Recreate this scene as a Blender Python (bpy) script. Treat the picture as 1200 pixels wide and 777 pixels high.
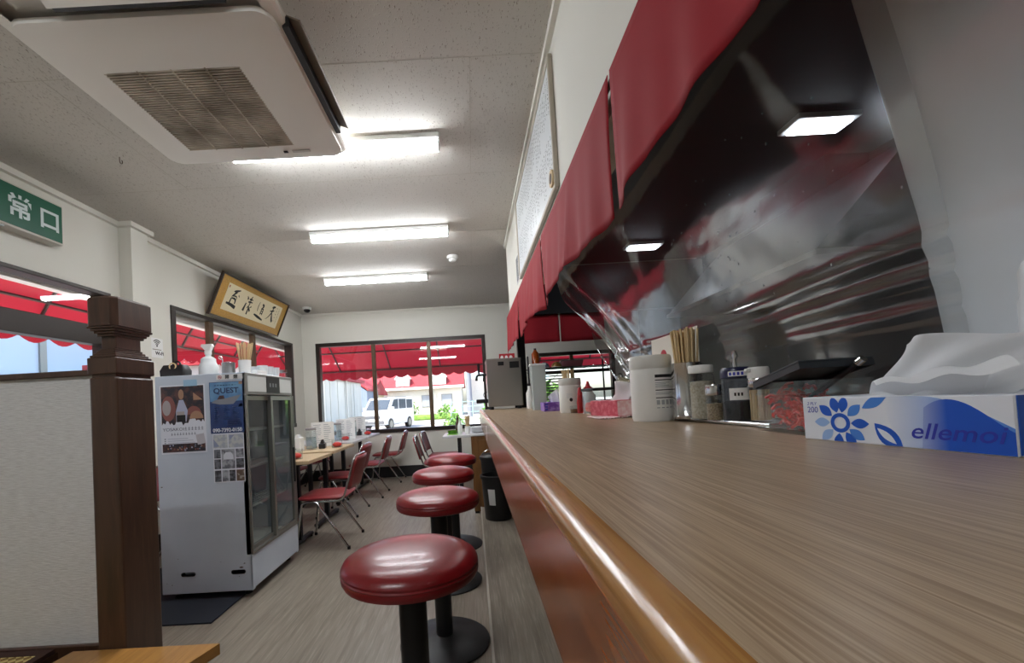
import bpy, bmesh, math, random
from mathutils import Vector, Matrix
random.seed(7)
R = math.radians
for o in list(bpy.data.objects): bpy.data.objects.remove(o)
SC = bpy.context.scene
COL = SC.collection

# ------------------------------------------------------------------ camera
F, CX, CY, EYE = 490.0, 553.0, 458.0, 1.08
cam_d = bpy.data.cameras.new('camera'); cam = bpy.data.objects.new('camera', cam_d); COL.objects.link(cam)
CROT = Matrix.Rotation(R(91.4), 3, 'X') @ Matrix.Rotation(R(-3.2), 3, 'Z')
cam.matrix_world = Matrix.Translation((0, 0, EYE)) @ CROT.to_4x4()
cam_d.sensor_fit = 'HORIZONTAL'; cam_d.sensor_width = 36; cam_d.lens = F / 1200 * 36
cam_d.shift_x = (600 - CX) / 1200; cam_d.shift_y = (CY - 388.5) / 1200
cam_d.clip_start = .02; cam_d.clip_end = 400
SC.camera = cam
SC.cycles.transparent_max_bounces = 40
def ray(x, y): return CROT @ Vector(((x - CX) / F, -(y - CY) / F, -1))
def at(x, y, ax, val):
    d = ray(x, y); o = Vector((0, 0, EYE)); return o + d * ((val - o[ax]) / d[ax])
def atx(x, y, v): return at(x, y, 0, v)
def aty(x, y, v): return at(x, y, 1, v)
def atz(x, y, v): return at(x, y, 2, v)

# ------------------------------------------------------------------ light
W = bpy.data.worlds.new('world'); SC.world = W; W.use_nodes = True
nt = W.node_tree; nt.nodes.clear()
sky = nt.nodes.new('ShaderNodeTexSky'); sky.sky_type = 'NISHITA'; sky.sun_disc = False
sky.sun_elevation = R(52); sky.sun_rotation = R(230); sky.air_density = 1.0; sky.dust_density = 2.5; sky.ozone_density = 1
bg = nt.nodes.new('ShaderNodeBackground'); bg.inputs[1].default_value = .2
wo = nt.nodes.new('ShaderNodeOutputWorld')
nt.links.new(sky.outputs[0], bg.inputs[0]); nt.links.new(bg.outputs[0], wo.inputs[0])
sl = bpy.data.lights.new('sun_offscreen', 'SUN'); sl.energy = 4.0; sl.angle = R(.6); sl.color = (1, .96, .9)
sun = bpy.data.objects.new('sun_offscreen', sl); COL.objects.link(sun)
sun.rotation_euler = Vector((.62, .5, -1.0)).to_track_quat('-Z', 'Y').to_euler()
TUBE = 17.0
vs = SC.view_settings
vs.view_transform = 'Standard'; vs.look = 'None'; vs.exposure = 1.55; vs.gamma = 1; vs.use_curve_mapping = False

# ------------------------------------------------------------------ materials
MATS = {}
def srgb(c):
    return tuple(((v / 255) / 12.92 if v / 255 <= .04045 else ((v / 255 + .055) / 1.055) ** 2.4) for v in c) + (1,)
def mat(name, col, rough=.5, metal=0, spec=.5, trans=0, alpha=1, emit=0, noise=None, bump=None, coat=0, sss=0, sheen=0):
    """col: sRGB 0-255. noise=(scale xyz, second colour, lo, hi); bump=(scale xyz, strength, distance)"""
    if name in MATS: return MATS[name]
    m = bpy.data.materials.new(name); m.use_nodes = True; n = m.node_tree.nodes; l = m.node_tree.links
    b = n['Principled BSDF']
    b.inputs['Base Color'].default_value = srgb(col); b.inputs['Roughness'].default_value = rough
    b.inputs['Metallic'].default_value = metal; b.inputs['Specular IOR Level'].default_value = spec
    b.inputs['Transmission Weight'].default_value = trans; b.inputs['Alpha'].default_value = alpha
    b.inputs['Coat Weight'].default_value = coat; b.inputs['Coat Roughness'].default_value = .12
    b.inputs['Sheen Weight'].default_value = sheen
    if emit:
        b.inputs['Emission Color'].default_value = srgb(col); b.inputs['Emission Strength'].default_value = emit
    tc = None
    def tex(scale, det=3):
        nonlocal tc
        if tc is None: tc = n.new('ShaderNodeTexCoord')
        mp = n.new('ShaderNodeMapping'); mp.inputs['Scale'].default_value = scale
        l.new(tc.outputs['Object'], mp.inputs[0])
        t = n.new('ShaderNodeTexNoise'); t.inputs['Scale'].default_value = 1; t.inputs['Detail'].default_value = det
        l.new(mp.outputs[0], t.inputs['Vector']); return t
    if noise:
        prev = None
        for (sc_, c2, lo, hi) in (noise if isinstance(noise, list) else [noise]):
            t = tex(sc_); mr = n.new('ShaderNodeMapRange'); mr.inputs[1].default_value = lo; mr.inputs[2].default_value = hi
            l.new(t.outputs[0], mr.inputs[0])
            mx = n.new('ShaderNodeMix'); mx.data_type = 'RGBA'; l.new(mr.outputs[0], mx.inputs[0])
            if prev: l.new(prev, mx.inputs[6])
            else: mx.inputs[6].default_value = srgb(col)
            mx.inputs[7].default_value = srgb(c2); prev = mx.outputs[2]
        l.new(prev, b.inputs['Base Color'])
    if bump:
        t = tex(bump[0]); bp = n.new('ShaderNodeBump'); bp.inputs['Strength'].default_value = bump[1]; bp.inputs['Distance'].default_value = bump[2]
        l.new(t.outputs[0], bp.inputs['Height']); l.new(bp.outputs[0], b.inputs['Normal'])
    MATS[name] = m; return m
def clear(name, tint=(255, 255, 255), haze=.04, rough=.04, ior=1.45, bump=None, gain=1.0, hazecol=(235, 238, 240), thru=.5, scat=0):
    """thin clear sheet: see-through, fresnel reflection, a little milky haze"""
    if name in MATS: return MATS[name]
    m = bpy.data.materials.new(name); m.use_nodes = True; n = m.node_tree.nodes; l = m.node_tree.links; n.clear()
    out = n.new('ShaderNodeOutputMaterial'); tr = n.new('ShaderNodeBsdfTransparent'); tr.inputs[0].default_value = srgb(tint)
    gl = n.new('ShaderNodeBsdfGlossy'); gl.inputs['Roughness'].default_value = rough
    df = n.new('ShaderNodeBsdfDiffuse'); df.inputs[0].default_value = srgb(hazecol)
    tl = n.new('ShaderNodeBsdfTranslucent'); tl.inputs[0].default_value = srgb(hazecol)
    a = n.new('ShaderNodeAddShader') if False else n.new('ShaderNodeMixShader'); a.inputs[0].default_value = thru
    l.new(df.outputs[0], a.inputs[1]); l.new(tl.outputs[0], a.inputs[2])
    h = n.new('ShaderNodeMixShader'); h.inputs[0].default_value = haze
    src = tr.outputs[0]
    if scat:
        rf = n.new('ShaderNodeBsdfRefraction'); rf.inputs['IOR'].default_value = 1.2; rf.inputs['Roughness'].default_value = .42; rf.inputs[0].default_value = srgb(tint)
        sx_ = n.new('ShaderNodeMixShader'); sx_.inputs[0].default_value = scat; l.new(tr.outputs[0], sx_.inputs[1]); l.new(rf.outputs[0], sx_.inputs[2]); src = sx_.outputs[0]
    l.new(src, h.inputs[1]); l.new(a.outputs[0], h.inputs[2])
    # two-sided Schlick reflectance of a thin sheet
    def mth(op, a, b=None):
        q = n.new('ShaderNodeMath'); q.operation = op
        for i_, v_ in enumerate((a, b)):
            if v_ is None: continue
            if isinstance(v_, (int, float)): q.inputs[i_].default_value = v_
            else: l.new(v_, q.inputs[i_])
        return q.outputs[0]
    ge = n.new('ShaderNodeNewGeometry'); fr = n.new('ShaderNodeVectorMath'); fr.operation = 'DOT_PRODUCT'
    l.new(ge.outputs['Incoming'], fr.inputs[0]); l.new(ge.outputs['Normal'], fr.inputs[1])
    r0 = ((ior - 1) / (ior + 1)) ** 2
    c_ = mth('SUBTRACT', 1.0, mth('ABSOLUTE', fr.outputs['Value'])); p5 = mth('POWER', c_, 5.0)
    fs = mth('ADD', mth('MULTIPLY', p5, 1 - r0), r0)
    g = n.new('ShaderNodeMath'); g.operation = 'MULTIPLY'; g.use_clamp = True; g.inputs[1].default_value = gain; l.new(fs, g.inputs[0])
    x = n.new('ShaderNodeMixShader'); l.new(g.outputs[0], x.inputs[0]); l.new(h.outputs[0], x.inputs[1]); l.new(gl.outputs[0], x.inputs[2])
    l.new(x.outputs[0], out.inputs[0])
    if bump:
        tc = n.new('ShaderNodeTexCoord'); mp = n.new('ShaderNodeMapping'); mp.inputs['Scale'].default_value = bump[0]
        t = n.new('ShaderNodeTexNoise'); t.inputs['Scale'].default_value = 1; t.inputs['Detail'].default_value = 2
        bp = n.new('ShaderNodeBump'); bp.inputs['Strength'].default_value = bump[1]; bp.inputs['Distance'].default_value = bump[2]
        l.new(tc.outputs['Object'], mp.inputs[0]); l.new(mp.outputs[0], t.inputs['Vector']); l.new(t.outputs[0], bp.inputs['Height'])
        l.new(bp.outputs[0], gl.inputs['Normal']); l.new(bp.outputs[0], fr.inputs[1])
    MATS[name] = m; return m
def cloth(name, col, transl=.5, rough=.8):
    if name in MATS: return MATS[name]
    m = bpy.data.materials.new(name); m.use_nodes = True; n = m.node_tree.nodes; l = m.node_tree.links
    b = n['Principled BSDF']; b.inputs['Base Color'].default_value = srgb(col); b.inputs['Roughness'].default_value = rough
    t = n.new('ShaderNodeBsdfTranslucent'); t.inputs[0].default_value = srgb(col)
    x = n.new('ShaderNodeMixShader'); x.inputs[0].default_value = transl
    l.new(b.outputs[0], x.inputs[1]); l.new(t.outputs[0], x.inputs[2]); l.new(x.outputs[0], n['Material Output'].inputs[0])
    MATS[name] = m; return m

def ceiling_mat():
    m = mat('ceiling_board', (200, 196, 188), .9)
    n = m.node_tree.nodes; l = m.node_tree.links; b = n['Principled BSDF']
    tc = n.new('ShaderNodeTexCoord')
    def layer(sc_, rot, lo, hi):
        mp = n.new('ShaderNodeMapping'); mp.inputs['Scale'].default_value = sc_; mp.inputs['Rotation'].default_value = (0, 0, rot)
        t = n.new('ShaderNodeTexNoise'); t.inputs['Scale'].default_value = 1; t.inputs['Detail'].default_value = 1.5
        mr = n.new('ShaderNodeMapRange'); mr.inputs[1].default_value = lo; mr.inputs[2].default_value = hi
        l.new(tc.outputs['Object'], mp.inputs[0]); l.new(mp.outputs[0], t.inputs['Vector']); l.new(t.outputs[0], mr.inputs[0]); return mr.outputs[0]
    a = layer((200, 64, 1), .5, .65, .74); c = layer((220, 70, 1), -.35, .66, .75)
    ad = n.new('ShaderNodeMath'); ad.operation = 'MAXIMUM'; l.new(a, ad.inputs[0]); l.new(c, ad.inputs[1])
    mx = n.new('ShaderNodeMix'); mx.data_type = 'RGBA'; l.new(ad.outputs[0], mx.inputs[0])
    mx.inputs[6].default_value = srgb((200, 196, 188)); mx.inputs[7].default_value = srgb((146, 138, 126)); l.new(mx.outputs[2], b.inputs['Base Color'])
    bp = n.new('ShaderNodeBump'); bp.invert = True; bp.inputs['Strength'].default_value = .6; bp.inputs['Distance'].default_value = .004
    l.new(ad.outputs[0], bp.inputs['Height']); l.new(bp.outputs[0], b.inputs['Normal'])
    return m
def check_mat(name, c1, c2, scale, rough=.8, vec=None):
    if name in MATS: return MATS[name]
    m = mat(name, c1, rough); n = m.node_tree.nodes; l = m.node_tree.links
    tc = n.new('ShaderNodeTexCoord'); mp = n.new('ShaderNodeMapping'); mp.inputs['Scale'].default_value = scale
    if vec: mp.inputs['Rotation'].default_value = vec
    ck = n.new('ShaderNodeTexChecker'); ck.inputs['Scale'].default_value = 1; ck.inputs[1].default_value = srgb(c1); ck.inputs[2].default_value = srgb(c2)
    l.new(tc.outputs['Object'], mp.inputs[0]); l.new(mp.outputs[0], ck.inputs[0]); l.new(ck.outputs[0], n['Principled BSDF'].inputs['Base Color'])
    return m

M_wall = mat('white_wallpaper', (226, 224, 214), .85, bump=((180, 180, 180), .25, .002))
M_ceil = ceiling_mat()
M_floor = mat('grey_oak_vinyl', (148, 138, 123), .38, spec=.45, noise=[((2.2, .5, 1), (132, 123, 110), .35, .7), ((40, 2.0, 1), (116, 107, 95), .42, .75), ((120, 6, 1), (166, 157, 143), .5, .85)], bump=((150, 6, 1), .1, .001))
M_lam = mat('oak_laminate', (188, 166, 138), .34, spec=.5, noise=[((7, .5, 1), (174, 152, 124), .35, .7), ((170, 4.0, 60), (164, 140, 111), .38, .66), ((620, 11, 100), (142, 117, 89), .40, .66)], bump=((620, 11, 60), .12, .0005))
M_nose = mat('varnished_oak', (170, 124, 68), .26, coat=.3, noise=[((60, 2, 60), (150, 100, 46), .4, .75), ((260, 8, 260), (128, 82, 36), .5, .8)], bump=((200, 5, 200), .1, .0006))
M_apron = mat('red_brown_veneer', (160, 92, 40), .26, coat=.35, noise=[((30, 1.6, 40), (138, 74, 32), .35, .75), ((120, 5, 160), (108, 54, 22), .5, .8)], bump=((130, 5, 170), .12, .0008))
M_dark = mat('dark_stained_wood', (82, 57, 41), .38, coat=.2, noise=[((24, 24, 3), (56, 37, 27), .35, .75), ((90, 90, 8), (98, 70, 50), .55, .9)], bump=((90, 90, 8), .15, .001))
M_frame = mat('dark_bronze_aluminium', (44, 34, 28), .4, metal=.3)
M_black = mat('black_steel', (20, 20, 22), .42, spec=.4)
M_blackpl = mat('black_plastic', (22, 22, 24), .45)
M_chrome = mat('chrome', (205, 205, 205), .16, metal=1)
M_steel = mat('brushed_steel', (168, 166, 162), .3, metal=1, bump=((500, 500, 12), .1, .0004))
M_red = mat('red_vinyl', (128, 20, 26), .3, coat=.2, bump=((220, 220, 220), .12, .0006))
M_redch = mat('dull_red_vinyl', (134, 44, 46), .42, bump=((200, 200, 200), .12, .0006))
M_noren = cloth('crimson_fabric', (158, 13, 31), .14)
M_awn = cloth('red_awning_canvas', (162, 32, 50), .26)
M_white = mat('white_plastic', (236, 236, 232), .35)
M_paint = mat('white_enamel', (208, 217, 228), .32, noise=((3, 3, 3), (197, 207, 220), .35, .7))
M_paper = mat('white_paper', (238, 238, 236), .8)
M_tissue = cloth('tissue_paper', (240, 242, 244), .35, .95)
M_tan = mat('tan_wood', (206, 182, 146), .4, noise=[((4, 30, 30), (192, 166, 128), .4, .75)])
M_bench = mat('yellow_oak', (188, 138, 72), .3, coat=.3, noise=[((40, 3, 40), (164, 114, 54), .4, .75), ((140, 8, 140), (146, 98, 44), .55, .85)])
M_glass = clear('window_glass', haze=.0, rough=.0, ior=1.5, gain=2.0)
M_clear = clear('clear_acrylic', (251, 253, 253), .018, .04, 1.45, gain=1.3)
M_sheet = clear('clear_vinyl', (240, 242, 242), .05, .1, 1.5, ((4, 6, 9), .22, .01), 3.2, scat=.15)
M_milky = clear('milky_vinyl', (235, 238, 240), .97, .2, 1.5, ((3, 4, 6), .12, .01), 3.2, (236, 243, 248), .04)
M_ginger = mat('red_pickle', (226, 40, 28), .35, sss=0)
M_ink = mat('black_ink', (22, 20, 20), .7)
M_chop = mat('bamboo', (228, 204, 158), .6, noise=((60, 60, 4), (212, 182, 132), .4, .7))
M_concrete = mat('pale_concrete', (186, 184, 178), .9, noise=((.7, .7, .7), (164, 162, 156), .4, .7))

# ------------------------------------------------------------------ mesh helpers
class MB:
    def __init__(s): s.bm = bmesh.new()
    def box(s, x0, x1, y0, y1, z0, z1, bev=0, seg=2, mtx=None):
        r = bmesh.ops.create_cube(s.bm, size=1)
        vs_ = r['verts']
        for v in vs_:
            v.co = Vector((x0 + (v.co.x + .5) * (x1 - x0), y0 + (v.co.y + .5) * (y1 - y0), z0 + (v.co.z + .5) * (z1 - z0)))
        if bev:
            es = list({e for v in vs_ for e in v.link_edges})
            q = bmesh.ops.bevel(s.bm, geom=es, offset=bev, segments=seg, profile=.5, affect='EDGES')
            vs_ = list({v for f in q['faces'] for v in f.verts} | {v for v in vs_ if v.is_valid})
        if mtx is not None:
            for v in vs_: v.co = mtx @ v.co
        return s
    def face(s, pts): s.bm.faces.new([s.bm.verts.new(p) for p in pts]); return s
    def grid(s, fn, nu, nv, closed=False):
        g = [[s.bm.verts.new(fn(i / nu, j / nv)) for j in range(nv + 1)] for i in range(nu + (0 if closed else 1))]
        n = len(g)
        for i in range(nu):
            a, b = g[i], g[(i + 1) % n]
            for j in range(nv): s.bm.faces.new((a[j], b[j], b[j + 1], a[j + 1]))
        return s
    def lathe(s, prof, seg=24, c=(0, 0, 0)):
        c = Vector(c); rings = []
        for (r, z) in prof:
            if r < 1e-6: rings.append([s.bm.verts.new(c + Vector((0, 0, z)))])
            else: rings.append([s.bm.verts.new(c + Vector((r * math.cos(6.28319 * k / seg), r * math.sin(6.28319 * k / seg), z))) for k in range(seg)])
        for a, b in zip(rings, rings[1:]):
            for k in range(seg):
                k2 = (k + 1) % seg
                if len(a) == 1 and len(b) == 1: continue
                if len(a) == 1: s.bm.faces.new((a[0], b[k2], b[k]))
                elif len(b) == 1: s.bm.faces.new((a[k], a[k2], b[0]))
                else: s.bm.faces.new((a[k], a[k2], b[k2], b[k]))
        return s
    def tube(s, pts, r, seg=8, cap=True, smooth=0):
        pts = [Vector(p) for p in pts]
        if smooth:
            for _ in range(smooth):
                q = [pts[0]]
                for a, b in zip(pts, pts[1:]): q += [a * .75 + b * .25, a * .25 + b * .75]
                pts = q + [pts[-1]]
        rr = r if isinstance(r, (list, tuple)) else [r] * len(pts)
        if len(rr) != len(pts): rr = [rr[0] + (rr[-1] - rr[0]) * i / (len(pts) - 1) for i in range(len(pts))]
        rings = []; up = None
        for i, p in enumerate(pts):
            d = (pts[min(i + 1, len(pts) - 1)] - pts[max(i - 1, 0)]).normalized()
            if up is None: up = d.orthogonal().normalized()
            up = (up - d * up.dot(d)).normalized(); w = d.cross(up)
            rings.append([s.bm.verts.new(p + (up * math.cos(6.28319 * k / seg) + w * math.sin(6.28319 * k / seg)) * rr[i]) for k in range(seg)])
        for a, b in zip(rings, rings[1:]):
            for k in range(seg): s.bm.faces.new((a[k], a[(k + 1) % seg], b[(k + 1) % seg], b[k]))
        if cap: s.bm.faces.new(rings[0][::-1]); s.bm.faces.new(rings[-1])
        return s
    def prism(s, pts, ext):
        ext = Vector(ext); a = [s.bm.verts.new(p) for p in pts]; b = [s.bm.verts.new(Vector(p) + ext) for p in pts]
        s.bm.faces.new(a[::-1]); s.bm.faces.new(b)
        for i in range(len(a)): s.bm.faces.new((a[i], a[(i + 1) % len(a)], b[(i + 1) % len(b)], b[i]))
        return s
    def build(s, name, m, parent=None, smooth=None, solid=0, loc=None):
        bmesh.ops.remove_doubles(s.bm, verts=s.bm.verts, dist=1e-6)
        bmesh.ops.recalc_face_normals(s.bm, faces=s.bm.faces)
        me = bpy.data.meshes.new(name); s.bm.to_mesh(me); s.bm.free()
        if smooth is not None:
            for p in me.polygons: p.use_smooth = True
            me.set_sharp_from_angle(angle=R(smooth))
        me.materials.append(m)
        o = bpy.data.objects.new(name, me); COL.objects.link(o)
        if parent: o.parent = parent
        if loc is not None: o.location = loc
        if solid:
            md = o.modifiers.new('thickness', 'SOLIDIFY'); md.thickness = solid; md.offset = 0
        return o
def tag(o, label, cat=None, group=None, kind=None):
    if label: o['label'] = label
    if cat: o['category'] = cat
    if group: o['group'] = group
    if kind: o['kind'] = kind
    return o
def thing(name, label, cat, loc=(0, 0, 0), rz=0, group=None):
    o = bpy.data.objects.new(name, None); COL.objects.link(o); o.empty_display_size = .05
    o.location = loc; o.rotation_euler = (0, 0, rz); return tag(o, label, cat, group)
def struct(name, mb, m, smooth=None, label=None):
    return tag(mb.build(name, m, None, smooth), label, None, None, 'structure')
def copy_tree(o, parent=None, **kw):
    c = o.copy(); COL.objects.link(c); c.parent = parent
    for ch in o.children: copy_tree(ch, c)
    return c
def dup(o, loc, rz, label, group=None):
    kids = list(o.children_recursive)
    c = copy_tree(o); c.location = loc; c.rotation_euler = (0, 0, rz); c['label'] = label
    if group: c['group'] = group
    return c
def text(s, size, org, xd, yd, m, parent=None, name='lettering', align='LEFT', sx=1.0, bold=0, depth=.0004, shear=0):
    """flat lettering at org (baseline), running along xd, up yd"""
    cu = bpy.data.curves.new(name, 'FONT'); cu.body = s; cu.size = size; cu.align_x = align; cu.offset = bold; cu.extrude = depth; cu.shear = shear
    cu.resolution_u = 3
    ob = bpy.data.objects.new(name + '_tmp', cu); COL.objects.link(ob); bpy.context.view_layer.update()
    dg = bpy.context.evaluated_depsgraph_get(); me = bpy.data.meshes.new_from_object(ob.evaluated_get(dg))
    bpy.data.objects.remove(ob); bpy.data.curves.remove(cu)
    xd, yd = Vector(xd).normalized(), Vector(yd).normalized(); nd = xd.cross(yd)
    mt = Matrix((xd * sx, yd, nd)).transposed().to_4x4(); mt.translation = Vector(org)
    me.transform(mt); me.name = name; me.materials.clear(); me.materials.append(m)
    o = bpy.data.objects.new(name, me); COL.objects.link(o); o.parent = parent
    return o
def spheroid(mb, c, r, seg=14, n=8):
    rx, ry, rz = r if isinstance(r, (tuple, list)) else (r, r, r); c = Vector(c)
    mb.grid(lambda u, v: c + Vector((rx * math.cos(u * 6.28319) * math.sin(v * math.pi), ry * math.sin(u * 6.28319) * math.sin(v * math.pi), -rz * math.cos(v * math.pi))), seg, n, closed=True)
    return mb

CEIL = 2.54; XL = -2.55; YF = 6.36; XH = .40; YB = -2.6; YE = 3.95; XK = 2.6
CT = .995
# ================================================================== STRUCTURE
struct('floor', MB().box(XL - .1, XK + .1, YB - .1, YF + .1, -.1, 0), M_floor, label='grey brown oak vinyl floor')
struct('ceiling', MB().box(XL - .3, XK + .2, YB - .2, YF + .2, CEIL, CEIL + .1), M_ceil, label='pale ceiling of fissured plasterboard')
# left wall with two window openings
def wall_boxes(mb, along, holes, a0, a1, t0, t1, z0=0, z1=CEIL):
    """wall running in y ('y') or x; holes [(a,b,z0,z1)]"""
    cuts = a0
    def put(a, b, c, d):
        if b - a < 1e-4 or d - c < 1e-4: return
        if along == 'y': mb.box(t0, t1, a, b, c, d)
        else: mb.box(a, b, t0, t1, c, d)
    for (h0, h1, c, d) in holes:
        put(cuts, h0, z0, z1); put(h0, h1, z0, c); put(h0, h1, d, z1); cuts = h1
    put(cuts, a1, z0, z1); return mb
W1 = (.75, 2.97, .85, 1.99); W2 = (3.57, 6.0, .85, 2.05); W3 = (-2.345, .243, .672, 2.084)
struct('wall_left', wall_boxes(MB(), 'y', [W1, W2], YB, YF + .1, XL - .1, XL), M_wall, label='white wallpapered wall with two dark framed windows')
struct('trim_1', MB().box(XL, XL + .095, 3.06, 3.22, 0, CEIL), M_wall, label='white boxed pillar on the window wall')
KW = (.95, 2.2, .9, 1.75)
struct('wall_far', wall_boxes(MB(), 'x', [W3, KW], XL - .1, XK + .1, YF, YF + .1), M_wall, label='white end wall with wide window')
struct('wall_back', MB().box(XL - .1, XK + .1, YB - .1, YB, 0, CEIL), M_wall)
struct('wall_right', MB().box(XH, XH + .1, YB, YE, 1.80, CEIL), M_wall, label='white wall band over the serving counter')
M_kdark = mat('dark_kitchen_finish', (40, 36, 34), .6, noise=((2, 2, 2), (30, 27, 26), .35, .7))  # near-black finish with random darker mottling, for kitchen wall and ceiling
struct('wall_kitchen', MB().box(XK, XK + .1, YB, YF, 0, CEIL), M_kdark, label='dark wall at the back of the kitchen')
struct('trim_2', MB().box(XL, XL + .03, YB, 3.06, CEIL - .035, CEIL).box(XL, XL + .03, 3.22, YF, CEIL - .035, CEIL).box(XL + .03, XL + .125, 3.03, 3.06, CEIL - .035, CEIL).box(XL + .095, XL + .125, 3.06, 3.22, CEIL - .035, CEIL).box(XL + .03, XL + .125, 3.22, 3.25, CEIL - .035, CEIL), M_wall)
struct('trim_3', MB().box(XL, XK, YF - .025, YF, CEIL - .03, CEIL), M_wall)
struct('trim_4', MB().box(XH - .022, XH, YB, YE, CEIL - .03, CEIL), M_wall)
struct('baseboard_far', MB().box(XL, XK, YF - .012, YF, 0, .16), mat('black_vinyl_skirting', (26, 24, 24), .5))
struct('baseboard_left', MB().box(XL, XL + .012, YB, YF - .012, 0, .16), MATS['black_vinyl_skirting'])
# ceiling board seams
ceil = bpy.data.objects['ceiling']; M_seam = mat('board_joint', (182, 176, 164), .9)
for k in range(9):
    y = -1.9 + k * .91; MB().box(XL + .1, XH - .03, y - .0012, y + .0012, CEIL - .0008, CEIL).build('board_joint', M_seam, ceil)
    for j in range(2):
        x = -1.75 + j * 1.82 - (.91 if k % 2 else 0)
        if x < XH - .05: MB().box(x - .0012, x + .0012, y + .0012, y + .9088, CEIL - .0008, CEIL).build('board_joint', M_seam, ceil)

# windows ----------------------------------------------------------
def window(name, along, a0, a1, z0, z1, t, mulls, rails=(), depth=.09, fw=.055, label=None, mw=.05, head=.055):
    """frame parts + panes; t is the room face of the wall; sign is outward"""
    out = -1 if along == 'y' else 1
    def bx(mb, a, b, c, d, p0, p1):
        lo, hi = sorted((t + out * p0, t + out * p1))
        return mb.box(lo, hi, a, b, c, d, .003, 1) if along == 'y' else mb.box(a, b, lo, hi, c, d, .003, 1)
    w = bpy.data.objects.new(name, None); COL.objects.link(w); tag(w, label, None, None, 'structure')
    bx(MB(), a0, a1, z1 - head, z1, -.012, depth).build('head_frame', M_frame, w)
    bx(MB(), a0, a1, z0, z0 + fw, -.02, depth).build('sill_frame', M_frame, w)
    bx(MB(), a0, a0 + fw, z0 + fw, z1 - head, -.012, depth).build('jamb', M_frame, w)
    bx(MB(), a1 - fw, a1, z0 + fw, z1 - head, -.012, depth).build('jamb', M_frame, w)
    for m in mulls: bx(MB(), m - mw / 2, m + mw / 2, z0 + fw, z1 - head, .015, .06).build('mullion', mat('bronze_mullion', (92, 72, 52), .4, metal=.3), w)
    for (r0, r1) in rails: bx(MB(), a0 + fw, a1 - fw, r0, r1, -.01, .07).build('rail', M_frame, w)
    ed = [a0 + fw] + list(mulls) + [a1 - fw]
    for a, b in zip(ed, ed[1:]):
        p = t + out * .04
        q = [(p, a, z0 + fw), (p, b, z0 + fw), (p, b, z1 - head), (p, a, z1 - head)] if along == 'y' else [(a, p, z0 + fw), (b, p, z0 + fw), (b, p, z1 - head), (a, p, z1 - head)]
        MB().face(q).build('pane', M_glass, w)
    return w
window('window_1', 'y', *W1, XL, [1.85], [(1.61, 1.74)], label='near left window with a dark rail across the glass', head=.025)
window('window_2', 'y', *W2, XL, [4.16, 4.98], label='three-pane left window behind the display fridge', mw=.07, head=.035)
window('window_3', 'x', *W3, YF, [-1.475, -.625], label='wide end window looking on the street', mw=.06)
window('window_4', 'x', *KW, YF, [1.55], [(1.42, 1.47)], label='kitchen window under a red awning')

# counter ------------------------------------------------------------
ctr = thing('serving_counter', 'long oak laminate counter with glossy rounded wooden edge', 'counter', (0, 0, 0))
MB().box(.083, .86, -1.2, 3.9, CT - .035, CT).build('worktop', M_lam, ctr)
nb = MB(); prof = [(.083, CT), (.0705, CT - .0003), (.0655, CT - .0018), (.062, CT - .005), (.0602, CT - .009), (.0598, CT - .014), (.083, CT - .014)]
nb.prism([(x, -1.2, z) for x, z in prof], (0, 5.1, 0)).build('rounded_edge', M_nose, ctr, 40)
MB().box(.0604, .083, -1.2, 3.9, .866, CT - .014, .002, 1).build('apron', M_apron, ctr)
MB().box(.36, .42, -1.2, 3.9, .1, CT - .035).build('front_panel', mat('counter_panel', (120, 104, 88), .5, noise=((30, 3, 30), (100, 86, 72), .4, .7)), ctr)
MB().box(.083, .36, 3.86, 3.9, .866, CT - .035).build('end_panel', M_apron, ctr)
MB().box(.0596, .0606, 2.02, 2.06, .885, .955).build('paper_label', M_paper, ctr)
MB().box(.0596, .0606, 3.1, 3.14, .89, .955).build('paper_label', M_paper, ctr)
stp = struct('floor_step', MB().box(.028, .36, -1.2, 3.88, 0, .1, .004, 2), M_floor, label='raised footrest step below the counter')
tag(MB().box(.022, .031, -1.2, 3.88, .0, .1025).build('step_nosing', mat('grey_step_edge', (192, 186, 174), .35), stp), None)
post = tag(MB().box(.44, .51, 3.83, 3.9, CT, 1.80, .003, 1).build('counter_post', M_black), 'square black post standing at the end of the counter', 'post')

# ================================================================== CEILING THINGS
def fluorescent(x0, x1, y, label, off=''):
    t = thing('fluorescent_light' + off, label, 'ceiling light', ((x0 + x1) / 2, y, CEIL), 0, 'fluorescent ceiling lights'); L = (x1 - x0) / 2
    MB().box(-L, L, -.055, .055, -.028, 0, .004, 1).build('housing', M_white, t)
    d = MB(); pr = [(-.036, -.028)] + [(.036 * math.cos(a), -.032 - .043 * math.sin(a)) for a in [math.pi - k * math.pi / 8 for k in range(9)]] + [(.036, -.028)]
    d.prism([(-L + .012, a, b) for a, b in pr], (2 * L - .024, 0, 0)).build('diffuser' + off, mat('lit_diffuser', (246, 250, 255), .4, emit=TUBE), t, 50)
    for s_ in (-1, 1):
        e = MB(); e.prism([(s_ * L - (.012 if s_ > 0 else 0), a * 1.05, b * 1.02) for a, b in pr], (.012, 0, 0)).build('end_cap', M_white, t)
    return t
fluorescent(-1.25, -.10, 2.27, 'lit ceiling tube light right beside the air conditioner panel')
fluorescent(-1.265, -.12, 3.45, 'lit ceiling tube light between two others, by the smoke detector')
fluorescent(-1.58, -.425, 4.66, 'lit ceiling tube light closest to the street window')
# the one further lit tube that the street window mirrors, behind the camera
fluorescent(-1.6, -.43, -.3, 'lit ceiling tube light on the far side of the air conditioner', '_offscreen')

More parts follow.
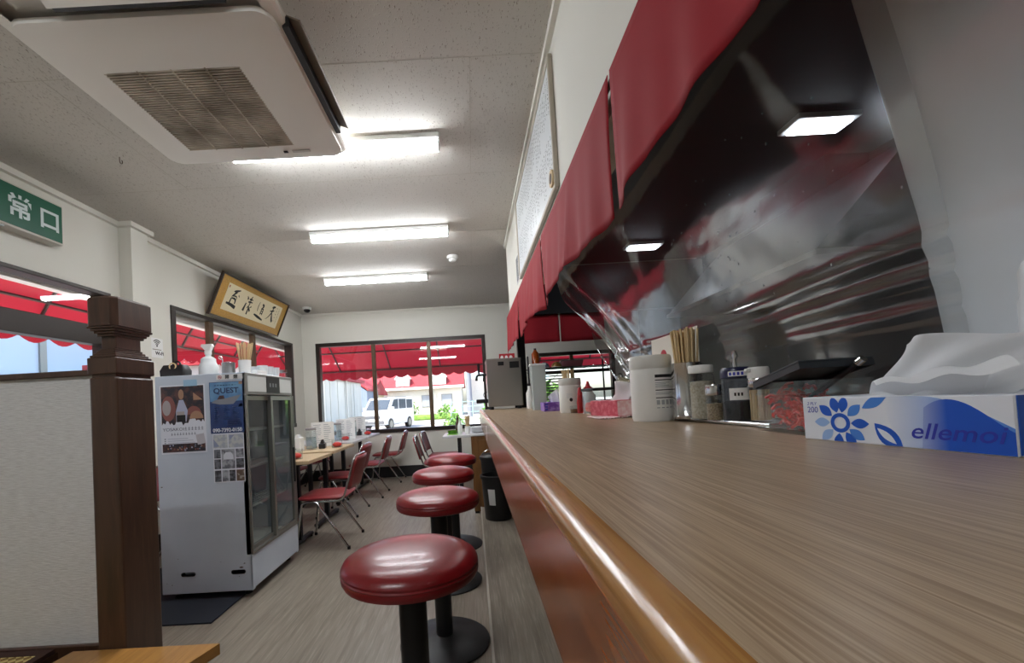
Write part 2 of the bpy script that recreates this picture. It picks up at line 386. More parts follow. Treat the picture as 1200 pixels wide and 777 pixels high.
ac = thing('air_conditioner', 'white square ceiling cassette air conditioner with dusty grille', 'air conditioner', (-1.05, 1.71, 0))
zb = CEIL - .13          # underside
HX, HY = .47, .49
def rsq(hx, hy, r, z, cx=0, cy=0, n=5):
    pts = []
    for (sx_, sy_, a0) in ((1, 1, 0), (-1, 1, 90), (-1, -1, 180), (1, -1, 270)):
        for k in range(n + 1):
            a = R(a0 + 90 * k / n); pts.append(Vector((cx + sx_ * (hx - r) + r * math.cos(a), cy + sy_ * (hy - r) + r * math.sin(a), z)))
    return pts
def loft(mb, loops, cap0=False, cap1=False):
    vv = [[mb.bm.verts.new(p) for p in lp] for lp in loops]
    for a, b in zip(vv, vv[1:]):
        n = len(a)
        for i in range(n): mb.bm.faces.new((a[i], a[(i + 1) % n], b[(i + 1) % n], b[i]))
    if cap0: mb.bm.faces.new(vv[0][::-1])
    if cap1: mb.bm.faces.new(vv[-1])
    return mb
M_ac = mat('warm_white_plastic', (236, 233, 225), .4)
loft(MB(), [rsq(.44, .46, .03, CEIL), rsq(.44, .46, .03, zb + .05)], False, False).build('duct_body', mat('cream_casing', (205, 198, 184), .5), ac, 30)
loft(MB(), [rsq(.44, .46, .04, zb + .05), rsq(HX, HY, .06, zb + .05), rsq(HX, HY, .06, zb + .028), rsq(HX - .01, HY - .01, .06, zb + .02), rsq(HX - .05, HY - .05, .06, zb + .02)], True, False).build('outer_frame', M_ac, ac, 30)
fp = MB(); loft(fp, [rsq(.445, .415, .06, zb + .022, 0, .06), rsq(.445, .412, .06, zb + .006, 0, .06), rsq(.41, .38, .06, zb, 0, .06), rsq(.33, .31, .05, zb + .006, 0, .07), rsq(.258, .248, .012, zb + .004, -.035, .113)]).build('face_panel', M_ac, ac, 30)
GX, GY = -.035, .113
MB().box(GX - .265, GX + .265, GY - .255, GY + .255, zb + .016, zb + .02).build('filter', mat('dusty_filter', (158, 147, 126), .9, noise=((9, 9, 9), (128, 117, 98), .35, .7)), ac)
gs = MB()
for k in range(38):
    y = GY - .25 + (k + .5) * .5 / 38; gs.box(GX - .262, GX + .262, y - .0033, y + .0033, zb + .004, zb + .014)
tag(gs.build('grille_slats', mat('yellowed_plastic', (206, 197, 178), .5, noise=((7, 7, 7), (140, 130, 110), .35, .7)), ac), None, None, None, 'stuff')
for k in range(3): MB().box(GX - .13 + .13 * k - .003, GX - .13 + .13 * k + .003, GY - .252, GY + .252, zb + .003, zb + .010).build('grille_bar', MATS['yellowed_plastic'], ac)
def vane(name, x0, x1, y0, y1):
    MB().box(x0, x1, y0, y1, zb + .022, zb + .06).build('air_slot', M_blackpl, ac)
MB().box(HX - .012, HX + .012, -.28, .30, zb + .012, zb + .05).build('air_slot', M_blackpl, ac)
MB().box(-.24, .32, -HY + .012, -HY + .115, zb + .014, zb + .05).build('air_slot', M_blackpl, ac)
lv = MB(); lv.prism([(HX + .002, -.28, zb + .05), (HX + .05, -.28, zb + .03), (HX + .053, -.28, zb + .034), (HX + .004, -.28, zb + .056)], (0, .58, 0)).build('louver', mat('grey_louver', (120, 108, 92), .5), ac)
lv = MB(); lv.prism([(-.23, -HY + .03, zb + .012), (-.23, -HY + .075, zb - .012), (-.23, -HY + .077, zb - .008), (-.23, -HY + .034, zb + .016)], (.54, 0, 0)).build('louver', M_ac, ac)
MB().box(.155, .175, .40, .413, zb - .0015, zb + .003).build('sensor_window', M_black, ac)
MB().box(.2, .29, .398, .414, zb - .001, zb + .002).build('logo_plate', mat('pale_grey_print', (200, 196, 188), .5), ac)

sd = thing('smoke_detector', 'small round white smoke detector on the ceiling', 'smoke detector', (-.12, 4.15, CEIL))
MB().lathe([(0, 0), (.055, 0), (.055, -.02), (.05, -.028), (0, -.028)]).build('base', M_white, sd, 40)
MB().lathe([(.036, -.028), (.036, -.045), (.028, -.055), (0, -.057)]).build('sensor_head', M_white, sd, 40)
sc_ = thing('security_camera', 'small black dome camera in the ceiling corner', 'camera', (-2.28, 5.92, CEIL))
MB().lathe([(0, 0), (.06, 0), (.06, -.025), (.05, -.032), (0, -.032)]).build('base', M_white, sc_, 40)
MB().lathe([(.046, -.032), (.042, -.055), (.025, -.072), (0, -.078)]).build('dome', mat('smoked_dome', (16, 16, 18), .08), sc_, 60)
hk = tag(MB().tube([(0, 0, 0), (0, 0, -.03), (.012, 0, -.042), (.016, 0, -.03), (.012, 0, -.02)], .002, 6, True, 1).build('ceiling_hook', mat('brown_wire', (90, 66, 48), .5)), 'tiny brown hook screwed into the ceiling', 'hook')
hk.location = atz(140, 184, CEIL); hk.location.z = CEIL

# ================================================================== LEFT WALL THINGS
es = thing('exit_sign', 'green emergency exit sign box with white characters', 'exit sign', (XL, 2.29, 2.30))
MB().box(0, .08, -.27, .27, -.125, .125, .006, 2).build('casing', mat('cream_metal', (206, 202, 190), .5), es)
MB().box(.08, .083, -.255, .26, -.112, .112).build('face', mat('exit_green', (8, 92, 66), .35), es)
M_signw = mat('sign_white', (214, 226, 224), .5)
text('非常口', .15, (.0835, .255, -.05), (0, -1, 0), (0, 0, 1), M_signw, es, bold=.002) if False else None
for ch, y in (('非', -.17), ('常', .02), ('口', .185)):
    text(ch, .135, (.0835, y, -.047), (0, 1, 0), (0, 0, 1), M_signw, es, align='CENTER', bold=.003)
MB().box(.012, .07, -.24, -.05, -.132, -.125).build('downlight_strip', M_signw, es)

wf = thing('wifi_sign', 'small white card with black wireless symbol on pillar wall', 'sign', (XL, 3.40, 1.655))
MB().box(0, .004, -.065, .065, -.08, .08).build('card', M_paper, wf)
for r_ in (.02, .035, .05):
    g = MB(); g.grid(lambda u, v: Vector((.0045, (r_ - .004 + .008 * v) * math.cos(R(45 + 90 * u)), .015 + (r_ - .004 + .008 * v) * math.sin(R(45 + 90 * u)))), 10, 1).build('signal_arc', M_ink, wf)
MB().lathe([(0, 0), (.008, 0), (.008, .001), (0, .001)], 12).build('signal_dot', M_ink, wf).matrix_local = Matrix.Translation((.004, 0, .018)) @ Matrix.Rotation(R(90), 4, 'Y')
text('Wi-Fi', .04, (.0045, -.02, -.055), (0, 1, 0), (0, 0, 1), M_ink, wf, bold=.001)
MB().box(.004, .005, -.05, .045, -.016, -.010).build('print_line', mat('faint_print', (150, 140, 130), .8), wf)

# calligraphy frame leaning forward
cf = thing('calligraphy_frame', 'gold matted calligraphy in a dark frame leaning over window', 'picture', (XL + .045, 4.72, 2.062))
cf.rotation_euler = (0, math.atan2(.175, .41), 0)
FW_, FH_ = 1.44, .445   # y length, local z height; local +x faces the room
fr = MB()
for (a, b, c, d) in ((-FW_ / 2, FW_ / 2, 0, .018), (-FW_ / 2, FW_ / 2, FH_ - .018, FH_), (-FW_ / 2, -FW_ / 2 + .018, .018, FH_ - .018), (FW_ / 2 - .018, FW_ / 2, .018, FH_ - .018)):
    MB().box(-.012, .018, a, b, c, d, .002, 1).build('frame_bar', mat('thin_dark_frame', (44, 30, 22), .35), cf)
MB().box(-.01, .004, -FW_ / 2 + .017, FW_ / 2 - .017, .017, FH_ - .017).build('gold_mat', mat('gold_silk', (186, 142, 62), .55, noise=((60, 60, 60), (168, 124, 50), .4, .7)), cf)
MB().box(.004, .006, -FW_ / 2 + .15, FW_ / 2 - .13, .09, FH_ - .075).build('paper', mat('cream_paper', (222, 210, 176), .8), cf)
def brush(strokes, cy, cz, s):
    mb = MB()
    for st in strokes:
        pts = [Vector((.0065, cy + p[0] * s, cz + p[1] * s)) for p in st]; wd = [p[2] * s for p in st]
        # smooth resample
        for _ in range(2):
            q, w = [pts[0]], [wd[0]]
            for i in range(len(pts) - 1):
                q += [pts[i] * .75 + pts[i + 1] * .25, pts[i] * .25 + pts[i + 1] * .75]; w += [wd[i] * .75 + wd[i + 1] * .25, wd[i] * .25 + wd[i + 1] * .75]
            pts, wd = q + [pts[-1]], w + [wd[-1]]
        L_, R_ = [], []
        for i, p in enumerate(pts):
            d = (pts[min(i + 1, len(pts) - 1)] - pts[max(i - 1, 0)]); n_ = Vector((0, -d.z, d.y)).normalized()
            L_.append(mb.bm.verts.new(p + n_ * wd[i])); R_.append(mb.bm.verts.new(p - n_ * wd[i]))
        for i in range(len(pts) - 1): mb.bm.faces.new((L_[i], L_[i + 1], R_[i + 1], R_[i]))
    mb.build('brushed_character', M_ink, cf)
ZC = .235
brush([[(-.2, .42, .03), (.0, .46, .09), (.42, .62, .03)], [(.12, .46, .08), (-.18, .16, .05), (-.28, .06, .02)], [(-.2, .12, .03), (.15, .2, .05), (.3, .05, .02), (.1, -.08, .03)], [(.36, .3, .05), (.5, .2, .01)],
       [(-.25, .0, .05), (-.3, -.32, .06)], [(-.25, .0, .04), (.2, .02, .07), (.22, -.3, .05)], [(-.6, -.38, .06), (-.1, -.4, .1), (.4, -.5, .11)]], -.42, ZC, .17)
brush([[(-.35, .55, .02), (-.2, .35, .09)], [(.2, .62, .05), (.0, .35, .03)], [(-.05, .4, .06), (.35, .42, .03)], [(-.1, .22, .06), (.4, .25, .03)], [(.14, .5, .05), (.1, .05, .05)], [(-.3, .1, .05), (-.4, -.45, .11)],
       [(.1, .05, .04), (-.05, -.2, .04)], [(.05, -.05, .05), (.35, -.35, .08)], [(.12, -.1, .05), (.1, -.6, .07)], [(.4, .0, .05), (.25, -.12, .03)]], -.14, ZC - .005, .17)
brush([[(-.42, .5, .02), (-.5, .1, .04), (-.42, -.15, .03)], [(-.05, .42, .06), (.2, .35, .1), (.02, .1, .04)], [(-.05, .1, .05), (.25, .12, .04)], [(.02, .1, .04), (.0, -.3, .05)], [(.24, .1, .04), (.22, -.3, .05)],
       [(.02, -.05, .03), (.22, -.05, .03)], [(.02, -.2, .03), (.22, -.2, .03)], [(-.7, -.42, .05), (-.2, -.5, .1), (.5, -.62, .05)]], .14, ZC, .17)
brush([[(-.05, .5, .05), (.12, .55, .1), (.38, .62, .04)], [(-.2, .2, .03), (.1, .25, .07), (.35, .34, .03)], [(.14, .55, .06), (.08, .1, .06), (-.3, -.35, .03), (-.5, -.45, .01)], [(.1, .12, .05), (.3, -.3, .1), (.48, -.5, .09)]], .365, ZC, .17)
sm = MB()
for (yy, n, s0) in ((.475, 5, .011), (.53, 12, .006)):
    for k in range(n):
        z = ZC + .1 - k * (.2 / n)
        for q in range(3):
            a = random.uniform(-.4, .4); dy, dz = math.cos(a) * s0, math.sin(a) * s0; oy, oz = random.uniform(-.004, .004), random.uniform(-.004, .004)
            sm.face([(.0066, yy + oy - dy, z + oz - dz - .0012), (.0066, yy + oy + dy, z + oz + dz - .0012), (.0066, yy + oy + dy, z + oz + dz + .0012), (.0066, yy + oy - dy, z + oz - dz + .0012)])
sm.build('signature', M_ink, cf)
MB().box(.006, .0065, -.555, -.54, ZC + .09, ZC + .115).build('red_seal', mat('seal_red', (170, 60, 40), .8), cf)

# ================================================================== PARTITION, POST, BENCH
pw = tag(MB().box(-2.5, -1.235, 1.40, 1.46, .30, 1.235).build('partition_screen', mat('woven_wallpaper', (228, 228, 226), .9, noise=((30, 30, 300), (210, 209, 206), .4, .7), bump=((40, 40, 420), .8, .003))), 'low white partition screen with woven wallpaper', 'partition')
MB().box(-2.5, -1.235, 1.385, 1.475, 1.235, 1.255, .003, 1).build('top_rail', M_dark, pw)
MB().box(-2.5, -1.235, 1.388, 1.472, .30, .352, .003, 1).build('bottom_rail', M_dark, pw)
np_ = thing('newel_post', 'thick dark wooden post with stepped square cap', 'post', (-1.2, 1.44, 0))
hx, hy = .045, .08
M_d = M_dark
MB().box(-hx, hx, -hy, hy, .0, 1.225, .006, 2).build('shaft', M_d, np_)
MB().box(-hx + .006, hx - .006, -hy + .006, hy - .006, 1.225, 1.235).build('groove', M_d, np_)
MB().box(-hx - .003, hx + .003, -hy - .003, hy + .003, 1.235, 1.29, .004, 2).build('collar', M_d, np_)
for k in range(4):
    q = .006 + k * .006; MB().box(-hx + q - .004, hx - q + .004, -hy + q - .004, hy - q + .004, 1.29 + .008 * k, 1.298 + .008 * k, .002, 1).build('step', M_d, np_)
MB().box(-hx + .02, hx - .02, -hy + .028, hy - .028, 1.322, 1.37, .002, 1).build('neck', M_d, np_)
for k in range(4):
    q = .024 - k * .006; MB().box(-hx + q - .008, hx - q + .008, -hy + q - .008, hy - q + .008, 1.362 + .008 * k, 1.370 + .008 * k, .002, 1).build('step', M_d, np_)
ch = MB()
def oct_(hx_, hy_, c, z): return [Vector(p + (z,)) for p in ((hx_ - c, hy_), (-hx_ + c, hy_), (-hx_, hy_ - c), (-hx_, -hy_ + c), (-hx_ + c, -hy_), (hx_ - c, -hy_), (hx_, -hy_ + c), (hx_, hy_ - c))]
loft(ch, [oct_(hx + .006, hy + .006, .016, 1.394), oct_(hx + .006, hy + .006, .016, 1.484), oct_(hx - .002, hy - .002, .016, 1.492)], True, True).build('cap', M_d, np_)

bp_ = [(-1.283, 1.376), (-.845, 1.372), (-1.0, .9), (-1.40, .9)]
be = thing('wooden_bench', 'yellow oak bench end in front of the dark post', 'bench', (0, 0, 0))
MB().prism([(-1.32, 1.355, .318), (-.85, 1.355, .318), (-1.01, .85, .318), (-1.40, .85, .318)], (0, 0, .034)).build('top', M_bench, be)
MB().prism([(-1.24, 1.33, 0), (-.875, 1.33, 0), (-1.02, .88, 0), (-1.35, .88, 0)], (0, 0, .318)).build('base', M_dark, be)
pf = struct('floor_raised', MB().box(-2.54, -1.402, .2, 1.40, .0, .335), M_dark, label='dark wooden raised seating platform')
tm = thing('seat_mat', 'yellow and brown checked mat edged with brown cloth', 'mat', (-1.95, .95, .335))
MB().box(-.5, .545, -.5, .40, 0, .012).build('weave', check_mat('checked_weave', (226, 208, 140), (146, 116, 60), (58, 58, 1), vec=(0, 0, R(45))), tm)
MB().box(-.5, .545, .40, .43, 0, .014).box(.52, .546, -.5, .40, 0, .014).build('border', mat('brown_cloth_border', (66, 40, 32), .8), tm)

# ================================================================== FRIDGE
fx0, fx1, fy0, fy1, fz0, fz1 = -1.88, -1.345, 2.48, 3.12, .035, 1.32
fg = thing('display_fridge', 'white two-door glass display fridge with posters on its side', 'fridge', (fx0, fy0, 0))
fw, fd = fx1 - fx0, fy1 - fy0
side = MB().box(0, fw, 0, .03, fz0, fz1, .004, 2).build('side_panel', M_paint, fg)
MB().box(0, fw, fd - .03, fd, fz0, fz1, .004, 2).build('side_panel', M_paint, fg)
MB().box(0, .03, .03, fd - .03, fz0, fz1).build('back_panel', M_paint, fg)
MB().box(.03, fw - .01, .03, fd - .03, fz1 - .03, fz1).build('top_panel', M_paint, fg)
MB().box(.03, fw - .02, .03, fd - .03, .2, .235).build('bottom_deck', M_white, fg)
MB().box(.03, .04, .03, fd - .03, .235, fz1 - .03).build('inner_liner', mat('fridge_liner', (150, 154, 156), .5), fg)
MB().box(fw - .012, fw + .002, 0, fd, fz0 + .01, .245, .003, 1).build('kick_panel', M_paint, fg)
MB().box(fw - .02, fw + .004, 0, fd, 1.185, fz1, .004, 1).build('header_panel', mat('grey_metal_trim', (138, 138, 134), .4, metal=.4), fg)
MB().box(fw + .004, fw + .006, .025, fd - .025, 1.205, fz1 - .02).build('header_plate', mat('header_white', (206, 208, 204), .4), fg)
cp = MB().box(fw + .006, fw + .009, .25, .43, 1.2, fz1 - .012).build('control_panel', M_black, fg)
for k in range(3): MB().box(fw + .009, fw + .0095, .285 + .04 * k, .305 + .04 * k, 1.24, 1.265).build('control_key', mat('grey_key', (120, 122, 124), .5), cp)
M_al = mat('satin_aluminium', (150, 148, 142), .35, metal=.8)
for (y0, y1, dx) in ((.012, .335, -.018), (.305, fd - .012, 0)):
    d = MB(); z0, z1 = .255, 1.18; w_ = .026; xa, xb = fw - .014 + dx, fw + .004 + dx
    for (a, b, c, e) in ((y0, y1, z0, z0 + w_), (y0, y1, z1 - w_, z1), (y0, y0 + w_, z0 + w_, z1 - w_), (y1 - w_, y1, z0 + w_, z1 - w_)): d.box(xa, xb, a, b, c, e)
    do = d.build('sliding_door', M_al, fg)
    MB().face([((xa + xb) / 2, y0 + w_, z0 + w_), ((xa + xb) / 2, y1 - w_, z0 + w_), ((xa + xb) / 2, y1 - w_, z1 - w_), ((xa + xb) / 2, y0 + w_, z1 - w_)]).build('door_glass', clear('fridge_glass', (200, 206, 204), .03, .01, 1.5, gain=1.8), do)
    MB().box(xb, xb + .008, y1 - .022, y1 - .004, z0 + .3, z0 + .55).build('handle', M_black, do) if dx == 0 else None
MB().box(fw - .03, fw + .008, 0, fd, .243, .257).build('door_track', M_al, fg)
MB().box(fw - .03, fw + .008, 0, .012, .257, 1.185).build('door_jamb', M_al, fg); MB().box(fw - .03, fw + .008, fd - .012, fd, .257, 1.185).build('door_jamb', M_al, fg)
for z in (.50, .74, .97):
    s_ = MB()
    for k in range(14): s_.box(.06 + k * .032, .064 + k * .032, .035, fd - .035, z, z + .004)
    s_.box(.05, .056, .035, fd - .035, z - .006, z + .006); s_.box(fw - .06, fw - .052, .035, fd - .035, z - .008, z + .008)
    s_.build('wire_shelf', mat('white_wire', (206, 208, 208), .4), fg)
for (x, y) in ((.06, .06), (fw - .06, .06), (.06, fd - .06), (fw - .06, fd - .06)):
    MB().lathe([(0, 0), (.022, 0), (.022, .012), (.012, .014), (.012, fz0), (0, fz0)], 12).build('foot', M_black, fg, loc=(x, y, 0))
for px0 in (-1.766, -1.471):
    a = px0 - fx0
    def slot(r_): return [(a + .0125 + r_ * math.cos(t), .147 + r_ * math.sin(t)) for t in [R(90 + 22.5 * k) for k in range(9)]] + [(a + .0735 + r_ * math.cos(t), .147 + r_ * math.sin(t)) for t in [R(270 + 22.5 * k) for k in range(9)]]
    cut = MB().prism([(x, -.02, z) for x, z in slot(.0125)], (0, .08, 0)).build('cutter', M_black, fg)
    bo = side.modifiers.new('hand_slot', 'BOOLEAN'); bo.operation = 'DIFFERENCE'; bo.object = cut; bo.solver = 'EXACT'
    bpy.context.view_layer.update(); me = bpy.data.meshes.new_from_object(side.evaluated_get(bpy.context.evaluated_depsgraph_get()))
    side.modifiers.clear(); side.data = me; bpy.data.objects.remove(cut)
    ri = MB(); loft(ri, [[Vector((x, y, z)) for x, z in slot(q)] for y, q in ((-.0012, .0125), (-.0012, .0108), (.03, .0108), (.03, .0125))]).build('hand_slot', M_black, fg)
rs = MB()
for (x, z, s_) in ((.47, .172, .012), (.455, .12, .003), (.06, .09, .004), (.03, .10, .003), (.02, .665, .006), (.1, .24, .003), (.49, .195, .006), (.35, .21, .003)):
    rs.prism([(x + s_ * random.uniform(.6, 1.2) * math.cos(t), -.0006, z + s_ * .5 * random.uniform(.6, 1.2) * math.sin(t)) for t in [R(60 * k) for k in range(6)]], (0, .0006, 0))
rs.build('rust_marks', mat('rust', (70, 52, 46), .8), fg)

def poster(name, label, x0, x1, z0, z1, m, grp='papers taped on the fridge'):
    t = thing(name, label, 'poster', (x0, fy0, z0), 0, grp)
    MB().box(0, x1 - x0, -.0018, -.0006, 0, z1 - z0).build('sheet', m, t)
    return t, x1 - x0, z1 - z0
def pbox(t, x0, x1, z0, z1, m, name='print', lift=0): return MB().box(x0, x1, -.0024 - lift, -.0017, z0, z1).build(name, m, t)
M_pw = mat('poster_white', (232, 236, 244), .5)
t, w_, h_ = poster('dance_poster', 'white poster with festival photo and dark crowd strip', -1.852, -1.583, .865, 1.272, M_pw)
M_pd = mat('photo_dark', (44, 38, 44), .5, noise=((25, 25, 25), (96, 60, 52), .45, .65)); M_pr = mat('parasol_red', (142, 84, 74), .5); M_pc = mat('parasol_grey', (176, 166, 164), .5); M_pl = mat('costume_pale', (186, 190, 212), .5); M_ps = mat('poster_skin', (176, 134, 104), .5); M_pg = mat('print_grey', (120, 126, 140), .6)
# photo area with torn lower edge
n = 26; ph = MB(); ph.prism([(.008, -.0024, h_ - .008)] + [(w_ - .008, -.0024, h_ - .008)] + [(w_ - .008 - (w_ - .016) * k / n, -.0024, h_ * .45 + .010 * math.sin(k * .9) + .010 * math.sin(k * 2.3) + (.03 if 3 < k < 9 else 0) * math.sin((k - 3) * .52)) for k in range(n + 1)], (0, .0007, 0)); ph.build('photo', M_pd, t)
def disc(t, x, z, rx, rz, m, lift, a0=0, a1=360, name='print'):
    MB().prism([(x + rx * math.cos(R(a0 + (a1 - a0) * k / 24)), -.0024 - lift, z + rz * math.sin(R(a0 + (a1 - a0) * k / 24))) for k in range(25 if a1 - a0 < 360 else 24)], (0, .0004, 0)).build(name, m, t)
disc(t, .05, h_ * .66, .042, .075, M_pr, .0004); disc(t, .04, h_ * .67, .025, .045, M_pc, .0007)
disc(t, .2, h_ * .56, .045, .05, M_pr, .0004, 0, 180); disc(t, .215, h_ * .5, .04, .045, M_ps, .0007, 0, 180)
MB().prism([(.095, -.0034, h_ * .46), (.155, -.0034, h_ * .46), (.165, -.0034, h_ * .62), (.14, -.0034, h_ * .78), (.115, -.0034, h_ * .78), (.095, -.0034, h_ * .62)], (0, .0004, 0)).build('print', M_pl, t)
disc(t, .128, h_ * .86, .016, .03, M_ps, .0014); pbox(t, .1, .145, h_ * .56, h_ * .61, M_pc, lift=.0016); pbox(t, .098, .15, h_ * .46, h_ * .56, M_ink, lift=.0014)
MB().prism([(.2, -.003, h_ * .77), (.255, -.003, h_ * .77), (.2, -.003, h_ * .88)], (0, .0004, 0)).build('print', M_ps, t)
text('YOSAKOI乱舞工場の遊', .026, (w_ / 2 - .0, -.0025, h_ * .335), (1, 0, 0), (0, 0, 1), M_pg, t, align='CENTER', sx=.82) if False else None
text('YOSAKOI', .026, (.012, -.0025, h_ * .335), (1, 0, 0), (0, 0, 1), M_pg, t, sx=1.15)
for k in range(6):
    x = .142 + k * .0195
    pbox(t, x, x + .013, h_ * .335, h_ * .341, M_pg); pbox(t, x, x + .013, h_ * .36, h_ * .366, M_pg); pbox(t, x + .005, x + .008, h_ * .335, h_ * .385, M_pg)
for k in range(9):
    x = .06 + k * .017; pbox(t, x, x + .011, h_ * .275, h_ * .281, M_pg); pbox(t, x + .004, x + .007, h_ * .268, h_ * .305, M_pg)
for k, (a, b) in enumerate(((.04, .16), (.04, .19), (.04, .2), (.04, .14))): pbox(t, a, b, h_ * (.215 - .03 * k), h_ * (.222 - .03 * k), mat('print_pale', (176, 182, 196), .6)); pbox(t, .02, .028, h_ * (.212 - .03 * k), h_ * (.226 - .03 * k), M_pg)
MB().box(-.024, .024, -.0028, -.002, -.03, .03).build('print', mat('note_grey', (196, 194, 200), .6), t).matrix_local = Matrix.Translation((.235, 0, h_ * .2)) @ Matrix.Rotation(R(-10), 4, 'Y')
pbox(t, .008, w_ - .008, .01, h_ * .145, M_pd)
for k in range(26): x = random.uniform(.015, w_ - .02); z = random.uniform(.015, h_ * .12); pbox(t, x, x + .008, z, z + .008, random.choice([M_pr, M_pg, M_ps, M_pl]), lift=.0003)
MB().box(.145, .225, -.0032, -.0024, h_ - .01, h_ + .028).build('blue_tape', mat('blue_tape', (160, 200, 226), .4), t)

M_sea = mat('boat_blue', (42, 74, 132), .45, noise=((14, 14, 10), (24, 44, 98), .35, .65)); M_sk = mat('boat_sky', (120, 168, 204), .5, noise=((12, 12, 12), (84, 130, 180), .4, .7))
t, w_, h_ = poster('boat_poster', 'blue boat poster with phone number along the bottom', -1.556, -1.358, .972, 1.276, mat('poster_navy', (30, 52, 104), .45))
pbox(t, .003, w_ - .003, h_ * .08, h_ * .62, M_sea); pbox(t, .003, w_ - .003, h_ * .62, h_ - .003, M_sk)
MB().prism([(.01, -.0029, h_ * .6), (.06, -.0029, h_ * .56), (.14, -.0029, h_ * .56), (.19, -.0029, h_ * .74), (.1, -.0029, h_ * .68), (.03, -.0029, h_ * .65)], (0, .0004, 0)).build('print', mat('boat_grey', (138, 140, 146), .5), t)
MB().prism([(.045, -.003, h_ * .66), (.09, -.003, h_ * .67), (.085, -.003, h_ * .735), (.06, -.003, h_ * .735)], (0, .0004, 0)).build('print', M_pd, t)
text('QUEST', .044, (w_ / 2, -.0026, h_ * .78), (1, 0, 0), (0, 0, 1), mat('quest_navy', (34, 52, 92), .5), t, align='CENTER', bold=.001, sx=1.1)
for k in range(8): pbox(t, .03 + k * .017, .042 + k * .017, h_ * .925, h_ * .945, MATS['quest_navy'])
text('090-7392-0150', .0305, (w_ / 2, -.0026, .008), (1, 0, 0), (0, 0, 1), M_pw, t, align='CENTER', bold=.0008, sx=.92)
for c in range(3):
    for k in range(7):
        x = .025 + c * .055; L_ = random.uniform(.015, .042); z = h_ * (.5 - .04 * k); pbox(t, x, x + L_, z, z + .003, mat('poster_light', (190, 204, 230), .6))
for k in range(3): pbox(t, .1, .18, h_ * (.215 - .03 * k), h_ * (.225 - .03 * k), MATS['poster_light'])
pbox(t, w_ - .025, w_ - .004, h_ * .5, h_ * .56, mat('poster_light2', (150, 166, 190), .5)); pbox(t, w_ - .022, w_ - .002, h_ - .018, h_ - .002, M_ps, lift=.0004)

t, w_, h_ = poster('map_photo_poster', 'poster with small map over a grid of grey boat photos', -1.548, -1.363, .682, .968, M_pw)
M_map = mat('map_paper', (206, 210, 208), .6, noise=((40, 40, 40), (176, 184, 196), .45, .6)); M_mapb = mat('map_sea', (150, 160, 190), .6)
pbox(t, .004, .088, h_ * .71, h_ * .985, M_map); pbox(t, .094, w_ - .004, h_ * .71, h_ * .985, M_map)
MB().prism([(.006, -.0029, h_ * .74), (.04, -.0029, h_ * .74), (.006, -.0029, h_ * .9)], (0, .0004, 0)).build('print', M_mapb, t); MB().prism([(.1, -.0029, h_ * .86), (.1, -.0029, h_ * .97), (.13, -.0029, h_ * .97)], (0, .0004, 0)).build('print', M_mapb, t)
M_bp = mat('boat_photo', (120, 124, 132), .5, noise=((30, 30, 40), (58, 58, 62), .42, .6)); M_bp2 = mat('boat_photo_light', (176, 180, 188), .5, noise=((30, 30, 30), (110, 112, 120), .45, .6))
for (a, b, c, d, m) in ((.006, .044, .5, .68, M_bp), (.006, .044, .28, .48, M_bp), (.006, .044, .02, .25, M_bp), (.05, .128, .28, .68, M_bp2), (.134, w_ - .005, .5, .68, M_bp2), (.134, w_ - .005, .28, .48, M_bp), (.05, .088, .02, .25, M_bp2), (.092, .128, .02, .25, M_bp), (.134, w_ - .005, .02, .25, mat('boat_photo_brown', (104, 84, 70), .5, noise=((40, 40, 40), (170, 160, 150), .5, .6)))): pbox(t, a, b, h_ * c, h_ * d, m)
MB().prism([(.06, -.0029, h_ * .47), (.12, -.0029, h_ * .47), (.118, -.0029, h_ * .56), (.105, -.0029, h_ * .62), (.075, -.0029, h_ * .62), (.062, -.0029, h_ * .56)], (0, .0004, 0)).build('print', M_pw, t)

t, w_, h_ = poster('no_smoking_sticker', 'white no-smoking strip on the top edge of fridge', -1.512, -1.356, 1.289, 1.319, M_paper)
MB().grid(lambda u, v: Vector((.022 + (.0085 + .0025 * v) * math.cos(6.28319 * u), -.0025, .015 + (.0085 + .0025 * v) * math.sin(6.28319 * u))), 20, 1, closed=True).build('ring', mat('sign_red', (186, 40, 50), .6), t)
MB().box(-.009, .009, -.0025, -.0022, -.0012, .0012).build('bar', MATS['sign_red'], t).matrix_local = Matrix.Translation((.022, 0, .015)) @ Matrix.Rotation(R(45), 4, 'Y')
pbox(t, .016, .027, .0135, .0165, M_ink)
text('禁', .026, (.065, -.0026, .006), (1, 0, 0), (0, 0, 1), M_ink, t, bold=.0006, align='CENTER'); text('煙', .026, (.115, -.0026, .006), (1, 0, 0), (0, 0, 1), M_ink, t, bold=.0006, align='CENTER')

# on top of the fridge
FT = fz1
bag = thing('handbag', 'small black bag with a round clasp on fridge', 'bag', (-1.835, 2.6, FT))
bgp = MB(); loft(bgp, [rsq(.075, .04, .012, 0), rsq(.077, .042, .012, .05), rsq(.062, .03, .012, .085)], True, True).build('body', M_blackpl, bag, 40)
MB().tube([(-.02, 0, .08), (-.01, 0, .105), (.02, 0, .11), (.035, 0, .08)], .006, 8, True, 2).build('handle', M_black, bag, 50)
MB().tube([(.02 * math.cos(R(30 * k)) + .005, -.035, .075 + .02 * math.sin(R(30 * k))) for k in range(13)], .004, 6, False).build('clasp', M_chop, bag, 50)
sp = thing('spray_bottle', 'white plastic spray bottle with white trigger head', 'bottle', (-1.655, 2.64, FT))
MB().lathe([(0, 0), (.052, 0), (.055, .006), (.055, .075), (.048, .085), (.042, .1), (.042, .118), (.03, .128), (.016, .136), (.016, .15), (0, .15)], 24).build('body', mat('cloudy_plastic', (228, 232, 232), .35), sp, 40)
MB().lathe([(0, .148), (.02, .148), (.02, .17), (.0, .17)], 18).build('collar', M_white, sp, 40)
